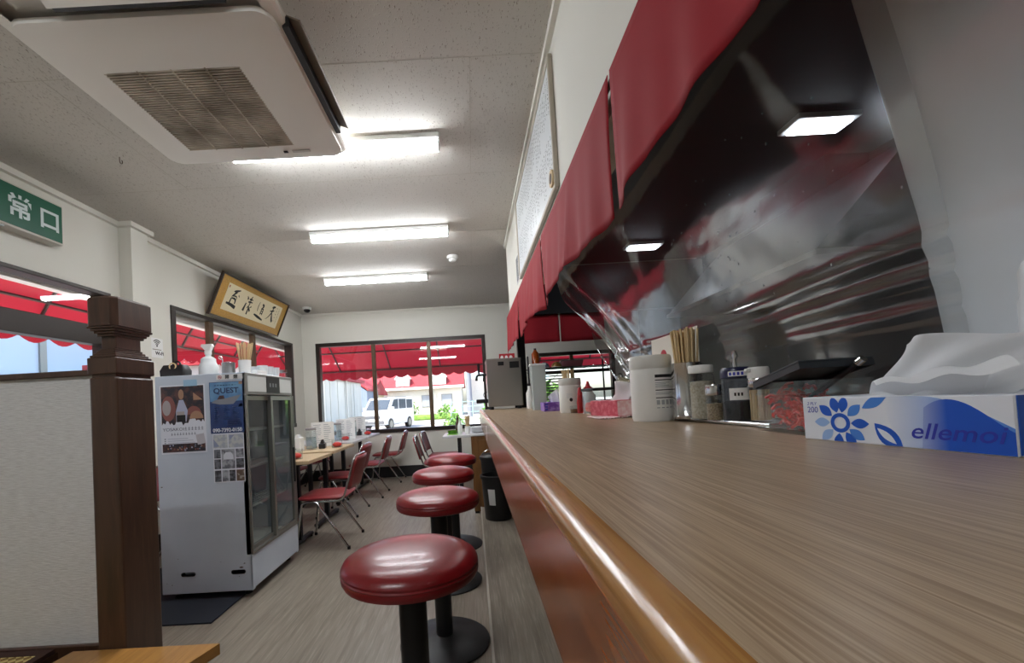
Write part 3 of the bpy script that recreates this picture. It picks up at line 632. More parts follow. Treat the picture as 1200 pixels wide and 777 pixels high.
hd = MB(); loft(hd, [rsq(.014, .012, .005, .168, .004), rsq(.026, .013, .006, .185, 0), rsq(.038, .014, .007, .2, -.004), rsq(.034, .012, .006, .212, -.004)], True, True).build('trigger_head', M_white, sp, 40)
pot = thing('ladle_pot', 'small steel pot with a ladle handle beside bottle', 'pot', (-1.53, 2.64, FT))
MB().lathe([(0, 0), (.036, 0), (.038, .004), (.038, .082), (.04, .086), (.036, .086), (.035, .006), (0, .006)], 24).build('body', M_steel, pot, 40)
MB().lathe([(.0375, .082), (.035, .09), (.01, .096), (0, .096)], 24).build('lid', M_chrome, pot, 40)
MB().tube([(-.03, 0, .03), (-.035, 0, .12), (-.05, 0, .135), (-.062, 0, .125), (-.05, 0, .112), (-.036, 0, .118)], .0035, 6, True, 2).build('ladle', M_chrome, pot, 50)
def chopstick_holder(name, label, loc, body, mbody, n, r, zb_, L, spread, grp=None, seg=18):
    t = thing(name, label, 'chopstick holder', loc, random.uniform(0, 6), grp)
    MB().lathe(body, seg).build('cup', mbody, t, 40)
    for k in range(n):
        a = 2.39996 * k; q = r * math.sqrt((k + .5) / n); x, y = q * math.cos(a), q * math.sin(a); dz = random.uniform(-.006, .006)
        x2, y2 = x * spread + random.uniform(-.004, .004), y * spread + random.uniform(-.004, .004)
        MB().tube([(x * .6, y * .6, zb_), (x2, y2, zb_ + L + dz)], [.0024, .0032], 5).build('chopstick', M_chop, t)
    return t
chopstick_holder('chopstick_cup', 'white cup of spread wooden chopsticks on the fridge', (-1.437, 2.66, FT), [(0, 0), (.034, 0), (.038, .1), (.035, .1), (.031, .005), (0, .005)], M_white, 34, .03, .008, .2, 1.75)
cup = thing('stacked_glass', 'white plastic cup on fridge next to the chopsticks', 'cup', (-1.395, 2.80, FT), 0, 'cups on the fridge')
MB().lathe([(0, 0), (.028, 0), (.034, .075), (.032, .075), (.026, .004), (0, .004)], 20).build('cup_body', mat('frosted_cup', (222, 228, 230), .3), cup, 40)
for k, (x, y, l_) in enumerate(((-1.40, 2.89, 'white plastic cup second from the chopsticks on the fridge'), (-1.40, 2.98, 'white plastic cup beside the small lidded jar on fridge'), (-1.47, 2.84, 'white plastic cup behind the others on the fridge'))): dup(cup, (x, y, FT), 0, l_)
jar = thing('small_jar', 'small glass jar with grey lid at far end of the fridge top', 'jar', (-1.385, 3.07, FT))
MB().lathe([(0, 0), (.03, 0), (.03, .045), (0, .045)], 18).build('glass', M_clear, jar, 40); MB().lathe([(.031, .045), (.031, .065), (0, .066)], 18).build('lid', M_steel, jar, 40)
blk = tag(MB().box(-.02, .02, -.06, .06, 0, .035, .004, 2).build('tissue_pack', M_paper), 'low white packet standing before the cups on fridge', 'packet'); blk.location = (-1.375, 2.72, FT)
dm = tag(MB().box(-2.3, -1.42, 2.2, 3.1, 0, .008).build('floor_mat', mat('dark_blue_mat', (34, 40, 50), .9)), 'dark blue mat under the fridge', 'mat')
fg.location.z = .008

# ================================================================== COUNTER STOOLS
st = thing('counter_stool', 'x', 'stool', (0, 0, 0), 0, 'round red counter stools')
MB().lathe([(0, .606), (.165, .606), (.183, .612), (.188, .622), (.188, .630), (.1875, .633)], 40).build('seat_band', M_red, st, 40)
MB().lathe([(.1875, .633), (.189, .636), (.1865, .640), (.188, .646), (.182, .658), (.165, .669), (.12, .680), (.06, .685), (0, .686)], 40).build('cushion', M_red, st, 40)
MB().lathe([(0, .585), (.09, .585), (.12, .606), (0, .606)], 24).build('seat_plate', M_black, st, 40)
MB().lathe([(.0385, .03), (.0385, .575), (0, .575)], 24).build('pole', M_black, st, 40)
MB().lathe([(0, 0), (.2, 0), (.202, .008), (.19, .016), (.12, .026), (.055, .034), (.045, .04), (0, .04)], 40).build('base', mat('black_cast_base', (30, 30, 32), .5), st, 40)
stools = [(-.197, 1.175, 'in front of the near counter edge, standing beside the bench'), (-.183, 1.92, 'second stool along from the one beside the bench'), (-.203, 2.56, 'third stool along from the one beside the bench'), (-.185, 3.2, 'last stool along, standing by the bins')]
for i, (x, y, l_) in enumerate(stools):
    lb = 'round red vinyl counter stool, ' + l_.replace('in front of the near counter edge, standing beside the bench', 'first of the row beside the bench')
    if i == 0: st.location = (x, y, 0); st['label'] = lb
    else: dup(st, (x, y, 0), .3 * i, lb)

# ================================================================== CHAIRS AND TABLES
def make_chair():
    c = thing('dining_chair', 'x', 'chair', (0, 0, 0), 0, 'red dining chairs at the tables')
    sm_ = MB(); loft(sm_, [rsq(.195, .185, .06, .418), rsq(.208, .198, .07, .424), rsq(.212, .2, .07, .436), rsq(.2, .19, .07, .447), rsq(.12, .11, .05, .452)], True, True).build('seat', M_redch, c, 50)
    # backrest pad, leaning back
    bk = MB()
    def padp(u, v):
        y = (u - .5) * .37; z = .50 + v * .27; e = abs(u - .5) * 2; x = -.225 - (z - .45) * .28 - .02 * (1 - e * e)
        if v > .8: y *= 1 - .18 * ((v - .8) / .2) ** 2
        return Vector((x, y, z))
    bk.grid(padp, 10, 8).build('backrest', M_redch, c, 60, solid=.022)
    hoop = [(.02, -.195, .41), (-.12, -.197, .405), (-.2, -.197, .425), (-.225, -.195, .5), (-.285, -.19, .70), (-.305, -.165, .772), (-.308, -.1, .783), (-.308, .1, .783), (-.305, .165, .772), (-.285, .19, .70), (-.225, .195, .5), (-.2, .197, .425), (-.12, .197, .405), (.02, .195, .41)]
    MB().tube(hoop, .0095, 8, True, 2).build('back_frame', M_chrome, c, 60)
    for s_ in (-1, 1):
        for (foot, a, b) in (((.215, .215 * s_, .012), (.165, .205 * s_, .37), (.145, .2 * s_, .405)), ((-.235, .215 * s_, .012), (.005, .205 * s_, .37), (.03, .2 * s_, .405))):
            lg = MB().tube([foot, a, b, (.09, .2 * s_, .408)], .0105, 8, True, 2).build('leg', M_chrome, c, 60)
            MB().lathe([(0, -.012), (.014, -.012), (.014, .014), (0, .014)], 10, foot).build('rubber_foot', M_black, lg, 40)
    MB().tube([(.06, -.2, .405), (.06, .2, .405)], .008, 6).build('cross_tube', M_chrome, c, 60)
    return c
chair = make_chair(); chair.scale = (.9, .95, .9)
CH = [(-1.22, 3.44, 180, 'aisle chair pulled out from the table next to the fridge'), (-1.40, 4.36, 178, 'aisle chair pushed in at second table from fridge'), (-1.33, 5.14, 181, 'aisle chair at third table from the fridge'), (-1.27, 6.07, 180, 'aisle chair at the table under the street window'),
      (-2.22, 3.35, 0, 'wall-side chair at the table next to the fridge'), (-2.22, 4.15, 3, 'wall-side chair at second table from fridge'), (-2.22, 4.97, -2, 'wall-side chair at third table from the fridge'), (-2.22, 5.75, 0, 'wall-side chair at the table under the street window'),
      (-.42, 4.95, 3, 'chair with glare on its back beside small side table'), (-.42, 5.62, -4, 'chair behind the side table under the street window')]
for i, (x, y, a, l_) in enumerate(CH):
    lb = 'red vinyl chair, ' + l_
    if i == 0: chair.location = (x, y, 0); chair.rotation_euler.z = R(a); chair['label'] = lb
    else: dup(chair, (x, y, 0), R(a), lb)
def make_table(top):
    t = thing('dining_table', 'x', 'table', (0, 0, 0), 0, 'dining tables along the window wall')
    MB().box(-.4, .4, -.3, .3, .672, .70, .003, 1).build('tabletop', top, t)
    MB().box(.3, .402, -.3, .3, .671, .699).build('edge_strip', M_white, t) if False else None
    MB().box(-.3, .3, -.22, .22, .652, .672).build('support_plate', M_black, t)
    for s_ in (-1, 1):
        lg = MB().box(s_ * .2 - .02, s_ * .2 + .02, -.02, .02, .03, .655).build('leg', M_black, t)
        MB().box(s_ * .2 - .022, s_ * .2 + .022, -.27, .27, .012, .04, .006, 1).build('foot_bar', M_black, lg)
        for q in (-1, 1): MB().lathe([(0, 0), (.018, 0), (.018, .013), (0, .013)], 10, (s_ * .2, q * .25, 0)).build('glide', M_black, lg)
    return t
M_pale = mat('pale_grey_laminate', (206, 206, 208), .35)
TB = [(-1.655, 3.41, .52, M_tan, 'tan wood topped table right behind the fridge'), (-1.68, 4.125, .65, M_tan, 'tan wood topped table, second from the fridge'), (-1.76, 4.955, .62, M_pale, 'pale topped table, third from the fridge'), (-1.76, 5.71, .66, M_pale, 'pale topped table set against the street window')]
for (x, y, wy, top, l_) in TB:
    t = make_table(top); t.location = (x, y, 0); t['label'] = l_
    t.scale = (1, wy / .6, 1)

def make_pitcher():
    t = thing('water_pitcher', 'x', 'pitcher', (0, 0, 0), 0, 'water pitchers on tables')
    MB().lathe([(0, 0), (.05, 0), (.053, .01), (.05, .15), (.046, .165), (.046, .19), (.044, .19), (.047, .15), (.049, .012), (0, .008)], 20).build('jug', M_clear, t, 40)
    MB().lathe([(0, .01), (.046, .01), (.045, .12), (0, .12)], 18).build('water', clear('water', (226, 236, 240), .1, .02, 1.33), t, 40)
    MB().lathe([(0, .19), (.05, .186), (.05, .203), (.03, .212), (0, .212)], 20).build('lid', mat('grey_lid', (150, 146, 146), .4), t, 40)
    MB().tube([(.048, 0, .165), (.085, 0, .16), (.09, 0, .09), (.05, 0, .05)], .008, 8, True, 2).build('handle', M_clear, t, 50)
    return t
def make_ginger(s=1.0):
    t = thing('pickle_pot', 'x', 'container', (0, 0, 0), 0, 'pickle pots on tables')
    MB().lathe([(0, 0), (.05 * s, 0), (.052 * s, .004), (.052 * s, .075), (.049 * s, .075), (.048 * s, .006), (0, .006)], 18).build('clear_cup', M_clear, t, 40)
    g = MB(); spheroid(g, (0, 0, .026), (.045 * s, .045 * s, .024)); g.build('red_pickle', M_ginger, t, 60)
    MB().lathe([(.03 * s, .075), (.052 * s, .075), (.05 * s, .08), (.0, .084)], 18).build('clear_lid', M_clear, t, 40)
    return t
def make_menu():
    t = thing('menu_stand', 'x', 'menu', (0, 0, 0), 0, 'menu cards on tables')
    MB().box(-.005, .005, -.11, .11, 0, .25).build('card', M_paper, t)
    mb = MB()
    for k in range(10):
        for q in range(2):
            a = -.09 + q * .1; mb.box(.0052, .0056, a, a + random.uniform(.04, .08), .22 - k * .02, .224 - k * .02)
    mb.build('print_lines', M_pg, t)
    MB().box(-.02, .02, -.09, .09, 0, .006).build('foot', M_clear, t); return t
def make_soy():
    t = thing('sauce_caddy', 'x', 'caddy', (0, 0, 0), 0, 'sauce caddies on tables')
    MB().box(-.03, .03, -.05, .05, 0, .05, .005, 1).build('tray', M_blackpl, t)
    for q in (-.025, .025): MB().lathe([(0, .004), (.018, .004), (.018, .06), (.01, .075), (.01, .085), (0, .085)], 12, (0, q, 0)).build('bottle', mat('soy_brown', (40, 22, 14), .2), t, 40)
    return t
tt = .70
P0, G0, N0, S0 = make_pitcher(), make_ginger(), make_menu(), make_soy()
def put(o, used, loc, rz, lb):
    if not used: o.location = loc; o.rotation_euler.z = rz; o['label'] = lb
    else: dup(o, loc, rz, lb)
names = ['on the table next to the fridge', 'on the second table from the fridge', 'on the third table from the fridge', 'on the table at the street window']
def along_ray(px, y): v = aty(px, 500, y); return v.x
put(P0, 0, (along_ray(364, 4.05), 4.05, tt), 2.4, 'clear water pitcher with grey lid ' + names[1])
put(P0, 1, (along_ray(395, 4.98), 4.98, tt), 2.2, 'clear water pitcher with grey lid ' + names[2])
put(P0, 1, (along_ray(413.5, 5.75), 5.75, tt), 2.0, 'clear water pitcher with grey lid ' + names[3])
put(G0, 0, (along_ray(394, 4.15), 4.15, tt), 0, 'clear pot of red pickled ginger ' + names[1])
put(G0, 1, (along_ray(404, 4.95), 4.95, tt), 0, 'clear pot of red pickled ginger ' + names[2])
put(G0, 1, (along_ray(430.5, 5.72), 5.72, tt), 0, 'clear pot of red pickled ginger ' + names[3])
put(G0, 1, (along_ray(345, 3.3), 3.3, tt), 0, 'clear pot of red pickled ginger ' + names[0])
put(N0, 0, (along_ray(378, 4.3), 4.3, tt), R(-75), 'white menu card ' + names[1])
put(N0, 1, (along_ray(405, 5.1), 5.1, tt), R(-70), 'white menu card ' + names[2])
put(N0, 1, (along_ray(419, 5.9), 5.9, tt), R(-80), 'white menu card ' + names[3])
put(S0, 0, (along_ray(377, 4.1), 4.1, tt), .2, 'black caddy of sauce bottles ' + names[1])
put(S0, 1, (along_ray(403, 5.08), 5.12, tt), .3, 'black caddy of sauce bottles ' + names[2]) if False else None
put(S0, 1, (along_ray(421, 5.72), 5.72, tt), .1, 'black caddy of sauce bottles ' + names[3])
nh = thing('napkin_holder', 'white napkin dispenser on the second table by the wall', 'napkin holder', (along_ray(349, 3.93), 3.93, tt))
MB().box(-.035, .035, -.05, .05, 0, .13, .006, 2).build('case', M_white, nh); MB().box(-.012, .012, -.04, .04, .128, .155).build('napkins', M_paper, nh)

# side table + cabinet + bins beyond the counter
sdt = thing('side_table', 'small white side table under the street window', 'table', (.02, 4.98, 0))
MB().box(-.38, .36, -.27, .27, .675, .70, .003, 1).build('tabletop', M_pale, sdt)
for (x, y) in ((-.2, -.22), (.32, -.22), (-.2, .22), (.32, .22)): MB().box(x - .015, x + .015, y - .015, y + .015, 0, .675).build('leg', M_black, sdt)
cb = thing('wooden_cabinet', 'brown wooden cabinet past the end of the counter', 'cabinet', (.2, 4.24, 0))
MB().box(-.235, .25, -.2, .2, .02, .74, .003, 1).build('body', mat('brown_cabinet', (128, 88, 48), .4, noise=((40, 40, 4), (100, 66, 34), .4, .7)), cb)
MB().box(-.245, .26, -.21, .21, .74, .76, .003, 1).build('top', M_pale, cb)
MB().box(-.215, .23, -.206, -.2, .08, .70).build('door', MATS['brown_cabinet'], cb)
for (x, y) in ((-.21, -.17), (.22, -.17), (-.21, .17), (.22, .17)): MB().box(x - .02, x + .02, y - .02, y + .02, 0, .02).build('foot', M_black, cb)
def sit(px, y, z): v = aty(px, 500, y); return (v.x, y, z)
tgb = thing('green_dish', 'green plastic dish on the small side table', 'dish', sit(530, 4.9, .70)); MB().box(-.06, .06, -.05, .05, 0, .008).build('base', mat('pale_green', (150, 196, 96), .4), tgb); MB().lathe([(.05, .008), (.056, .05), (.053, .05), (.047, .01)], 16).build('rim', clear('green_clear', (170, 216, 120), .3, .05, hazecol=(150, 200, 90)), tgb, 40)
wb = thing('sauce_bottle', 'white squeeze bottle on the small side table', 'bottle', sit(539, 4.92, .70)); MB().lathe([(0, 0), (.028, 0), (.03, .1), (.014, .13), (.014, .14), (0, .14)], 16).build('body', M_white, wb, 40); MB().lathe([(.012, .14), (.004, .18), (0, .18)], 10).build('nozzle', M_white, wb, 40)
tb2 = thing('brown_bottle', 'dark brown sauce bottle behind the white squeeze bottle', 'bottle', sit(536.5, 5.08, .70)); MB().lathe([(0, 0), (.028, 0), (.028, .11), (.012, .15), (.012, .19), (0, .19)], 16).build('body', mat('soy_brown2', (70, 52, 38), .2), tb2, 40); MB().lathe([(.013, .19), (.013, .215), (0, .215)], 12).build('cap', mat('khaki_cap', (130, 120, 90), .5), tb2, 40)
chopstick_holder('chopstick_jar', 'white cup of chopsticks on the small side table', sit(548, 4.92, .70), [(0, 0), (.03, 0), (.034, .09), (.031, .09), (.028, .005), (0, .005)], M_white, 16, .026, .008, .2, 1.4)
pb = thing('pepper_mill', 'small black shaker on the small side table', 'shaker', sit(555.5, 4.95, .70)); MB().lathe([(0, 0), (.022, 0), (.022, .06), (.016, .07), (.018, .09), (0, .095)], 14).build('body', M_black, pb, 40)
dsh = thing('plate_stack', 'stack of white plates on the brown cabinet', 'plates', sit(561, 4.25, .76))
for k in range(6): MB().lathe([(0, 0), (.05, 0), (.09, .016), (.088, .019), (.05, .004), (0, .004)], 20, (0, 0, k * .008)).build('plate', mat('porcelain', (226, 228, 230), .2), dsh, 40)
def make_bin(r, h):
    t = thing('waste_bin', 'x', 'bin', (0, 0, 0))
    MB().lathe([(0, 0), (r * .82, 0), (r * .85, .006), (r * .98, h), (r * .95, h), (r * .82, .01), (0, .01)], 28).build('bucket', M_blackpl, t, 40)
    MB().lathe([(r * .96, h - .004), (r * 1.06, h - .004), (r * 1.06, h + .02), (r * .95, h + .022), (r * .94, h)], 28).build('rim', M_blackpl, t, 40)
    return t
b1 = make_bin(.13, .34); b1.location = (.165, 3.5, .1); b1['label'] = 'black waste bin with a white sticker under the counter'
MB().grid(lambda u, v: Vector((.1235 * math.cos(R(-128 + 26 * u)) * (1 + .1 * (v - .3)), .1235 * math.sin(R(-128 + 26 * u)) * (1 + .1 * (v - .3)), .13 + .13 * v)), 6, 2).build('sticker', M_paper, b1)
b2 = make_bin(.12, .46); b2.location = (.16, 3.76, .1); b2['label'] = 'taller black waste bin with a wire handle behind the stickered bin'
MB().tube([(-.12, 0, .45), (-.1, -.02, .52), (0, -.03, .55), (.1, -.02, .52), (.12, 0, .45)], .004, 6, True, 2).build('wire_handle', M_chrome, b2, 50)
MB().lathe([(0, .478), (.125, .476), (.1, .5), (.03, .51), (.03, .53), (0, .53)], 24).build('lid', M_blackpl, b2, 40)

# beer server
bs = thing('beer_server', 'stainless steel beer server with tap at counter end', 'beer server', (.285, 3.72, CT))
MB().box(-.15, .15, -.14, .14, .025, .43, .006, 2).build('case', M_steel, bs)
MB().box(-.152, .152, -.142, .142, .415, .437, .004, 1).build('top_plate', M_steel, bs)
MB().box(-.05, .0, -.1425, -.14, .375, .408).build('display', M_black, bs); MB().box(.05, .13, -.1425, -.14, .35, .405).build('vent', M_black, bs)
for (x, y) in ((-.12, -.11), (.12, -.11), (-.12, .11), (.12, .11)): MB().lathe([(0, 0), (.018, 0), (.018, .026), (0, .026)], 12, (x, y, 0)).build('foot', M_black, bs)
tp = MB().tube([(-.15, -.03, .31), (-.2, -.03, .31), (-.235, -.03, .305), (-.24, -.03, .26)], .011, 8, True, 1).build('tap', M_black, bs, 40)
MB().tube([(-.215, -.03, .315), (-.215, -.03, .35), (-.215, -.03, .41)], [.008, .014], 8).build('tap_lever', M_black, tp, 40); MB().tube([(-.175, -.03, .30), (-.18, -.03, .25)], .006, 8).build('spout', M_black, tp)
MB().box(-.25, -.15, -.09, .05, .06, .095, .004, 1).build('drip_tray', M_black, bs)
MB().tube([(-.16, .0, .095), (-.19, 0, .13), (-.16, 0, .17), (-.15, 0, .15)], .003, 6, True, 2).build('hose', M_black, bs)
cd_ = thing('price_card', 'red card sign standing on the beer server', 'sign', (.33, 3.74, CT + .437)); MB().box(-.07, .07, -.002, .002, 0, .055).build('card', mat('card_red', (176, 30, 40), .6), cd_)
for k in range(3): spheroid(MB(), (-.045 + .04 * k, -.0025, .02), (.014, .0012, .018), 10, 6).build('white_print', M_paper, cd_)

# ================================================================== NOREN, MENU BOARD
nr = thing('noren_curtain', 'red split fabric valance hanging along the counter opening', 'curtain', (XH, 0, 0))
Z1, Z0 = 1.862, 1.528
MB().tube([(-.014, -1.2, Z1 - .012), (-.014, 4.0, Z1 - .012)], .007, 8).build('rod', M_dark, nr)
sl_ = [(-1.05, -.015), (0.0, .995), (1.01, 2.015), (2.03, 3.04), (3.05, 4.02)]
for i, (a, b) in enumerate(sl_):
    ph_ = i * 1.7
    def np2(u, v, a=a, b=b, ph_=ph_):
        y = a + (b - a) * u; w = (1 - v)
        flare = .008 * w * w * math.sin(u * math.pi * 2.1 + ph_) + .006 * w * math.sin(u * 21 + ph_) + .003 * w * math.sin(u * 47 + 2 * ph_)
        edge = .03 * w ** 2 * (math.exp(-((u) / .08) ** 2) + math.exp(-((1 - u) / .08) ** 2))
        crease = .012 * w * math.exp(-((u - .42 - .05 * w) / .018) ** 2)
        x = -.024 - .012 * w - flare - crease + edge * .4
        z = Z0 + (Z1 - Z0) * v + (.005 * math.sin(u * 9 + ph_) - .02 * (abs(u - .5) * 2) ** 2 + .008) * w
        y2 = y - .02 * w * (u - .5) * 2
        return Vector((x, y2, z))
    MB().grid(np2, 48, 14).build('fabric_panel', M_noren, nr, 60, solid=.0015)

mb_ = thing('menu_board', 'white menu board filled with handwritten columns above the noren', 'menu board', (XH, 2.31, 2.195))
MB().box(-.012, 0, -.63, .63, -.255, .265).build('board', mat('whiteboard', (226, 230, 232), .3), mb_)
for (a, b, c, d) in ((-.645, .645, -.27, -.252), (-.645, .645, .262, .28), (-.645, -.63, -.252, .262), (.63, .645, -.252, .262)):
    MB().box(-.02, 0, a, b, c, d, .003, 1).build('frame_bar', mat('board_frame', (186, 176, 160), .45), mb_)
wr = MB()
for (z0c, hh) in ((.22, .22), (-.02, .2)):
    for k in range(31):
        y = -.58 + k * .0377; L = hh * random.uniform(.45, 1); z = z0c
        while z > z0c - L:
            for q in range(3):
                a = random.choice((0, 0, math.pi / 2, .6, -.6)); l2 = random.uniform(.0035, .0075); cy, cz = y + random.uniform(-.005, .005), z + random.uniform(-.006, .006); wy, wz = math.cos(a) * l2, math.sin(a) * l2
                nx, nz = -math.sin(a) * .0011, math.cos(a) * .0011
                wr.face([(-.0125, cy - wy - nx, cz - wz - nz), (-.0125, cy + wy - nx, cz + wz - nz), (-.0125, cy + wy + nx, cz + wz + nz), (-.0125, cy - wy + nx, cz - wz + nz)])
            z -= .02
tag(wr.build('handwriting', M_ink, mb_), None, None, None, 'stuff')
kn = MB().tube([(-.012, -.60, -.215), (-.026, -.60, -.215)], .034, 20).build('round_magnet', M_chop, mb_, 40); MB().tube([(-.026, -.60, -.215), (-.028, -.60, -.215)], .02, 20).build('magnet_centre', M_dark, kn)
nc = tag(MB().box(-.004, 0, -.07, .07, -.1, .1).build('notice_card', M_paper), 'small grey printed notice beside the menu board', 'notice'); nc.location = (XH, 3.15, 2.06)
MB().box(-.0046, -.004, -.06, .06, -.09, .09).build('print', mat('notice_print', (150, 152, 150), .8, noise=((90, 90, 90), (90, 92, 92), .45, .6)), nc)

# ================================================================== VINYL SHEETS
def xprof(z):
    pts = [(.995, .701), (1.13, .694), (1.309, .674), (1.475, .639), (1.641, .599), (1.79, .566), (1.92, .545)]
    if z <= pts[0][0]: return pts[0][1]
    for (a, x), (b, y) in zip(pts, pts[1:]):
        if z <= b: return x + (y - x) * (z - a) / (b - a)
    return pts[-1][1]
def sheetp(u, v):
    """u: 0 near edge .. 1 far gathered edge, v: 0 bottom .. 1 top"""
    w = 1 - v
    yfar = 2.66 - .72 * w ** 1.3; ynear = .575
    y = ynear + (yfar - ynear) * u
    gath = max(0, (u - .55) / .45) ** 1.6
    z0 = 1.02 + .11 * gath
    z = z0 + (1.91 - z0) * v
    x = xprof(z)
    # ripples that radiate from the gathered lower corner
    g = gath * (.25 + w) * .022
    x -= g * math.sin(u * 30 + w * 11) + .4 * g * math.sin(u * 71 + w * 17)
    # horizontal fold creases
    for zc, am in ((1.262, .006), (1.212, .005), (1.163, .004)):
        x -= am * math.exp(-((z - zc - .012 * math.sin(y * 3)) / .007) ** 2)
    x += .004 * math.sin(y * 5 + z * 7)
    return Vector((x, y, z))
vsht = thing('vinyl_sheet', 'clear wrinkled vinyl sheet hanging behind the condiments', 'plastic sheet', (0, 0, 0))
MB().grid(sheetp, 150, 70).build('sheet', M_sheet, vsht, 80)
roll = [sheetp(u, 0) + Vector((-.004, 0, .012 + .02 * max(0, (u - .55) / .45))) for u in [k / 30 for k in range(14, 31)]]
MB().tube(roll, [.014 + .004 * math.sin(k * 1.9) for k in range(len(roll))], 8).build('rolled_hem', clear('hem_vinyl', (226, 222, 200), .3, .12, 1.5, gain=1.5, hazecol=(206, 200, 170)), vsht, 60)
MB().tube([(.543, .55, 1.915), (.543, 2.68, 1.915)], .007, 8).build('hanging_rod', M_dark, vsht)
dp = MB()
for k in range(150):
    if k < 90: u_, v_ = random.gauss(.33, .07), random.gauss(.42, .13)
    else: u_, v_ = random.uniform(.02, .8), random.uniform(.1, .7)
    if not (0 < u_ < 1 and 0 < v_ < 1): continue
    r_ = random.uniform(.0009, .0022); spheroid(dp, sheetp(u_, v_) + Vector((-.0012, 0, 0)), (r_ * .4, r_, r_ * random.uniform(.8, 2.2)), 6, 4)
tag(dp.build('water_marks', clear('droplet', (240, 244, 244), .3, .05, 1.5, gain=3), vsht, 60), None, None, None, 'stuff')
def milkyp(u, v):
    y = -1.2 + 1.82 * u; z = 1.0 + .91 * v; x = xprof(z) + .012
    for zc, am in ((1.262, .005), (1.212, .004)): x -= am * math.exp(-((z - zc - .012 * math.sin(y * 3)) / .007) ** 2)
    x += .004 * math.sin(y * 4 + z * 6)
    return Vector((x, y, z))
msht = thing('frosted_vinyl_sheet', 'milky grey vinyl sheet with a curved edge behind tissue box', 'plastic sheet', (0, 0, 0))
MB().grid(milkyp, 60, 40).build('sheet', M_milky, msht, 80)
MB().tube([(.557, -1.2, 1.915), (.557, .62, 1.915)], .007, 8).build('hanging_rod', M_dark, msht)

# ================================================================== THINGS ON THE COUNTER
tbx = thing('tissue_box', 'white and blue printed tissue box with a pulled tissue', 'tissue box', (.50, .636, CT), math.atan2(-.227, .028))
BL, BH, BD = .229, .062, .112
M_box = mat('carton_white', (228, 232, 240), .4)
tb = MB().box(0, BL, 0, BD, 0, BH, .0012, 1).build('carton', M_box, tbx)
M_b1 = mat('print_blue', (18, 88, 196), .4); M_b2 = mat('print_mid_blue', (70, 132, 218), .4); M_b3 = mat('print_pale_blue', (150, 184, 232), .4); M_b4 = mat('print_violet_blue', (44, 52, 170), .4)
def grad_mat(name, c1, c2, x0, x1):
    m = mat(name, c1, .4); n = m.node_tree.nodes; l = m.node_tree.links; tc = n.new('ShaderNodeTexCoord'); sx_ = n.new('ShaderNodeSeparateXYZ'); l.new(tc.outputs['Object'], sx_.inputs[0])
    mr = n.new('ShaderNodeMapRange'); mr.inputs[1].default_value = x0; mr.inputs[2].default_value = x1; l.new(sx_.outputs[0], mr.inputs[0])
    mx = n.new('ShaderNodeMix'); mx.data_type = 'RGBA'; mx.inputs[6].default_value = srgb(c1); mx.inputs[7].default_value = srgb(c2); l.new(mr.outputs[0], mx.inputs[0]); l.new(mx.outputs[2], n['Principled BSDF'].inputs['Base Color']); return m
M_fade = grad_mat('print_fading_blue', (228, 232, 240), (96, 150, 226), .112, .19); M_fade2 = grad_mat('print_fading_deep_blue', (214, 224, 242), (18, 84, 196), .125, .175)
def flat(pts, m, name='print', lift=.0004, n=None):
    lift *= .35
    MB().prism([(x, -lift, z) for x, z in pts], (0, lift * .6, 0)).build(name, m, tbx)
# blue wave area
flat([(.125, .001)] + [(.125 + (BL - .001 - .125) * k / 16, .001) for k in range(1, 17)] + [(BL - .001, .028)] + [(BL - .001 - (BL - .11) * k / 16, .028 + .034 * math.sin(math.pi * .5 * min(1, k / 11))) for k in range(1, 17)], M_fade, lift=.0003)
flat([(.15, .001), (BL - .001, .001), (BL - .001, .024)] + [(BL - .001 - (BL - .155) * k / 14, .024 + .034 * math.sin(math.pi * .5 * min(1, k / 10)) ** 1.2 - .0006 * max(0, k - 10) * (k - 10)) for k in range(1, 15)], M_fade2, lift=.0006)
flat([(BL - .022, .061), (BL - .001, .061), (BL - .001, .032)], M_box, lift=.0009)
fcx, fcz = .056, .0265
def ring(cx, cz, r0, r1, m, lift=.0012):
    MB().grid(lambda u, v: Vector((cx + (r0 + (r1 - r0) * v) * math.cos(6.28319 * u), -lift * .35, cz + (r0 + (r1 - r0) * v) * math.sin(6.28319 * u))), 32, 1, closed=True).build('print', m, tbx)
ring(fcx, fcz, .0082, .0135, M_b1)
def leaf(cx, cz, ang, L, w, m, lift=.0011, off=0):
    pts = []
    for k in range(9): t_ = k / 8; pts.append((off + L * t_, w * math.sin(math.pi * t_) ** .9))
    for k in range(7, 0, -1): t_ = k / 8; pts.append((off + L * t_, -w * math.sin(math.pi * t_) ** .9))
    ca, sa = math.cos(ang), math.sin(ang); q = [(cx + a * ca - b * sa, cz + a * sa + b * ca) for a, b in pts]
    q = [(min(max(x, .001), BL - .001), min(max(z, .001), BH - .001)) for x, z in q]
    flat(q, m, 'petal', lift)
for (a, m) in ((0, M_b1), (42, M_b2), (78, M_b1), (105, M_b1), (140, M_b1), (180, M_b3), (222, M_b3), (262, M_b1), (300, M_b1), (325, M_b2)):
    leaf(fcx, fcz, R(a), .023, .0065, m, off=.0145)
leaf(.086, .047, R(28), .034, .0065, M_b2); leaf(.10, .028, R(-48), .046, .0105, M_b1); leaf(.103, .022, R(-42), .028, .004, M_box, .0015)
text('200', .0125, (.008, -.0003, .040), (1, 0, 0), (0, 0, 1), M_b4, tbx, sx=.9, depth=.00005); text('2 PLY', .0062, (.008, -.0003, .051), (1, 0, 0), (0, 0, 1), M_b4, tbx, depth=.00005, shear=.2)
text('ellemoi', .026, (.138, -.0004, .0125), (1, 0, 0), (0, 0, 1), M_b4, tbx, sx=1.08, depth=.00005, shear=.25, bold=.0002)
MB().box(BL + .0001, BL + .0008, .002, BD - .002, .002, BH - .001).build('end_print', M_b1, tbx)
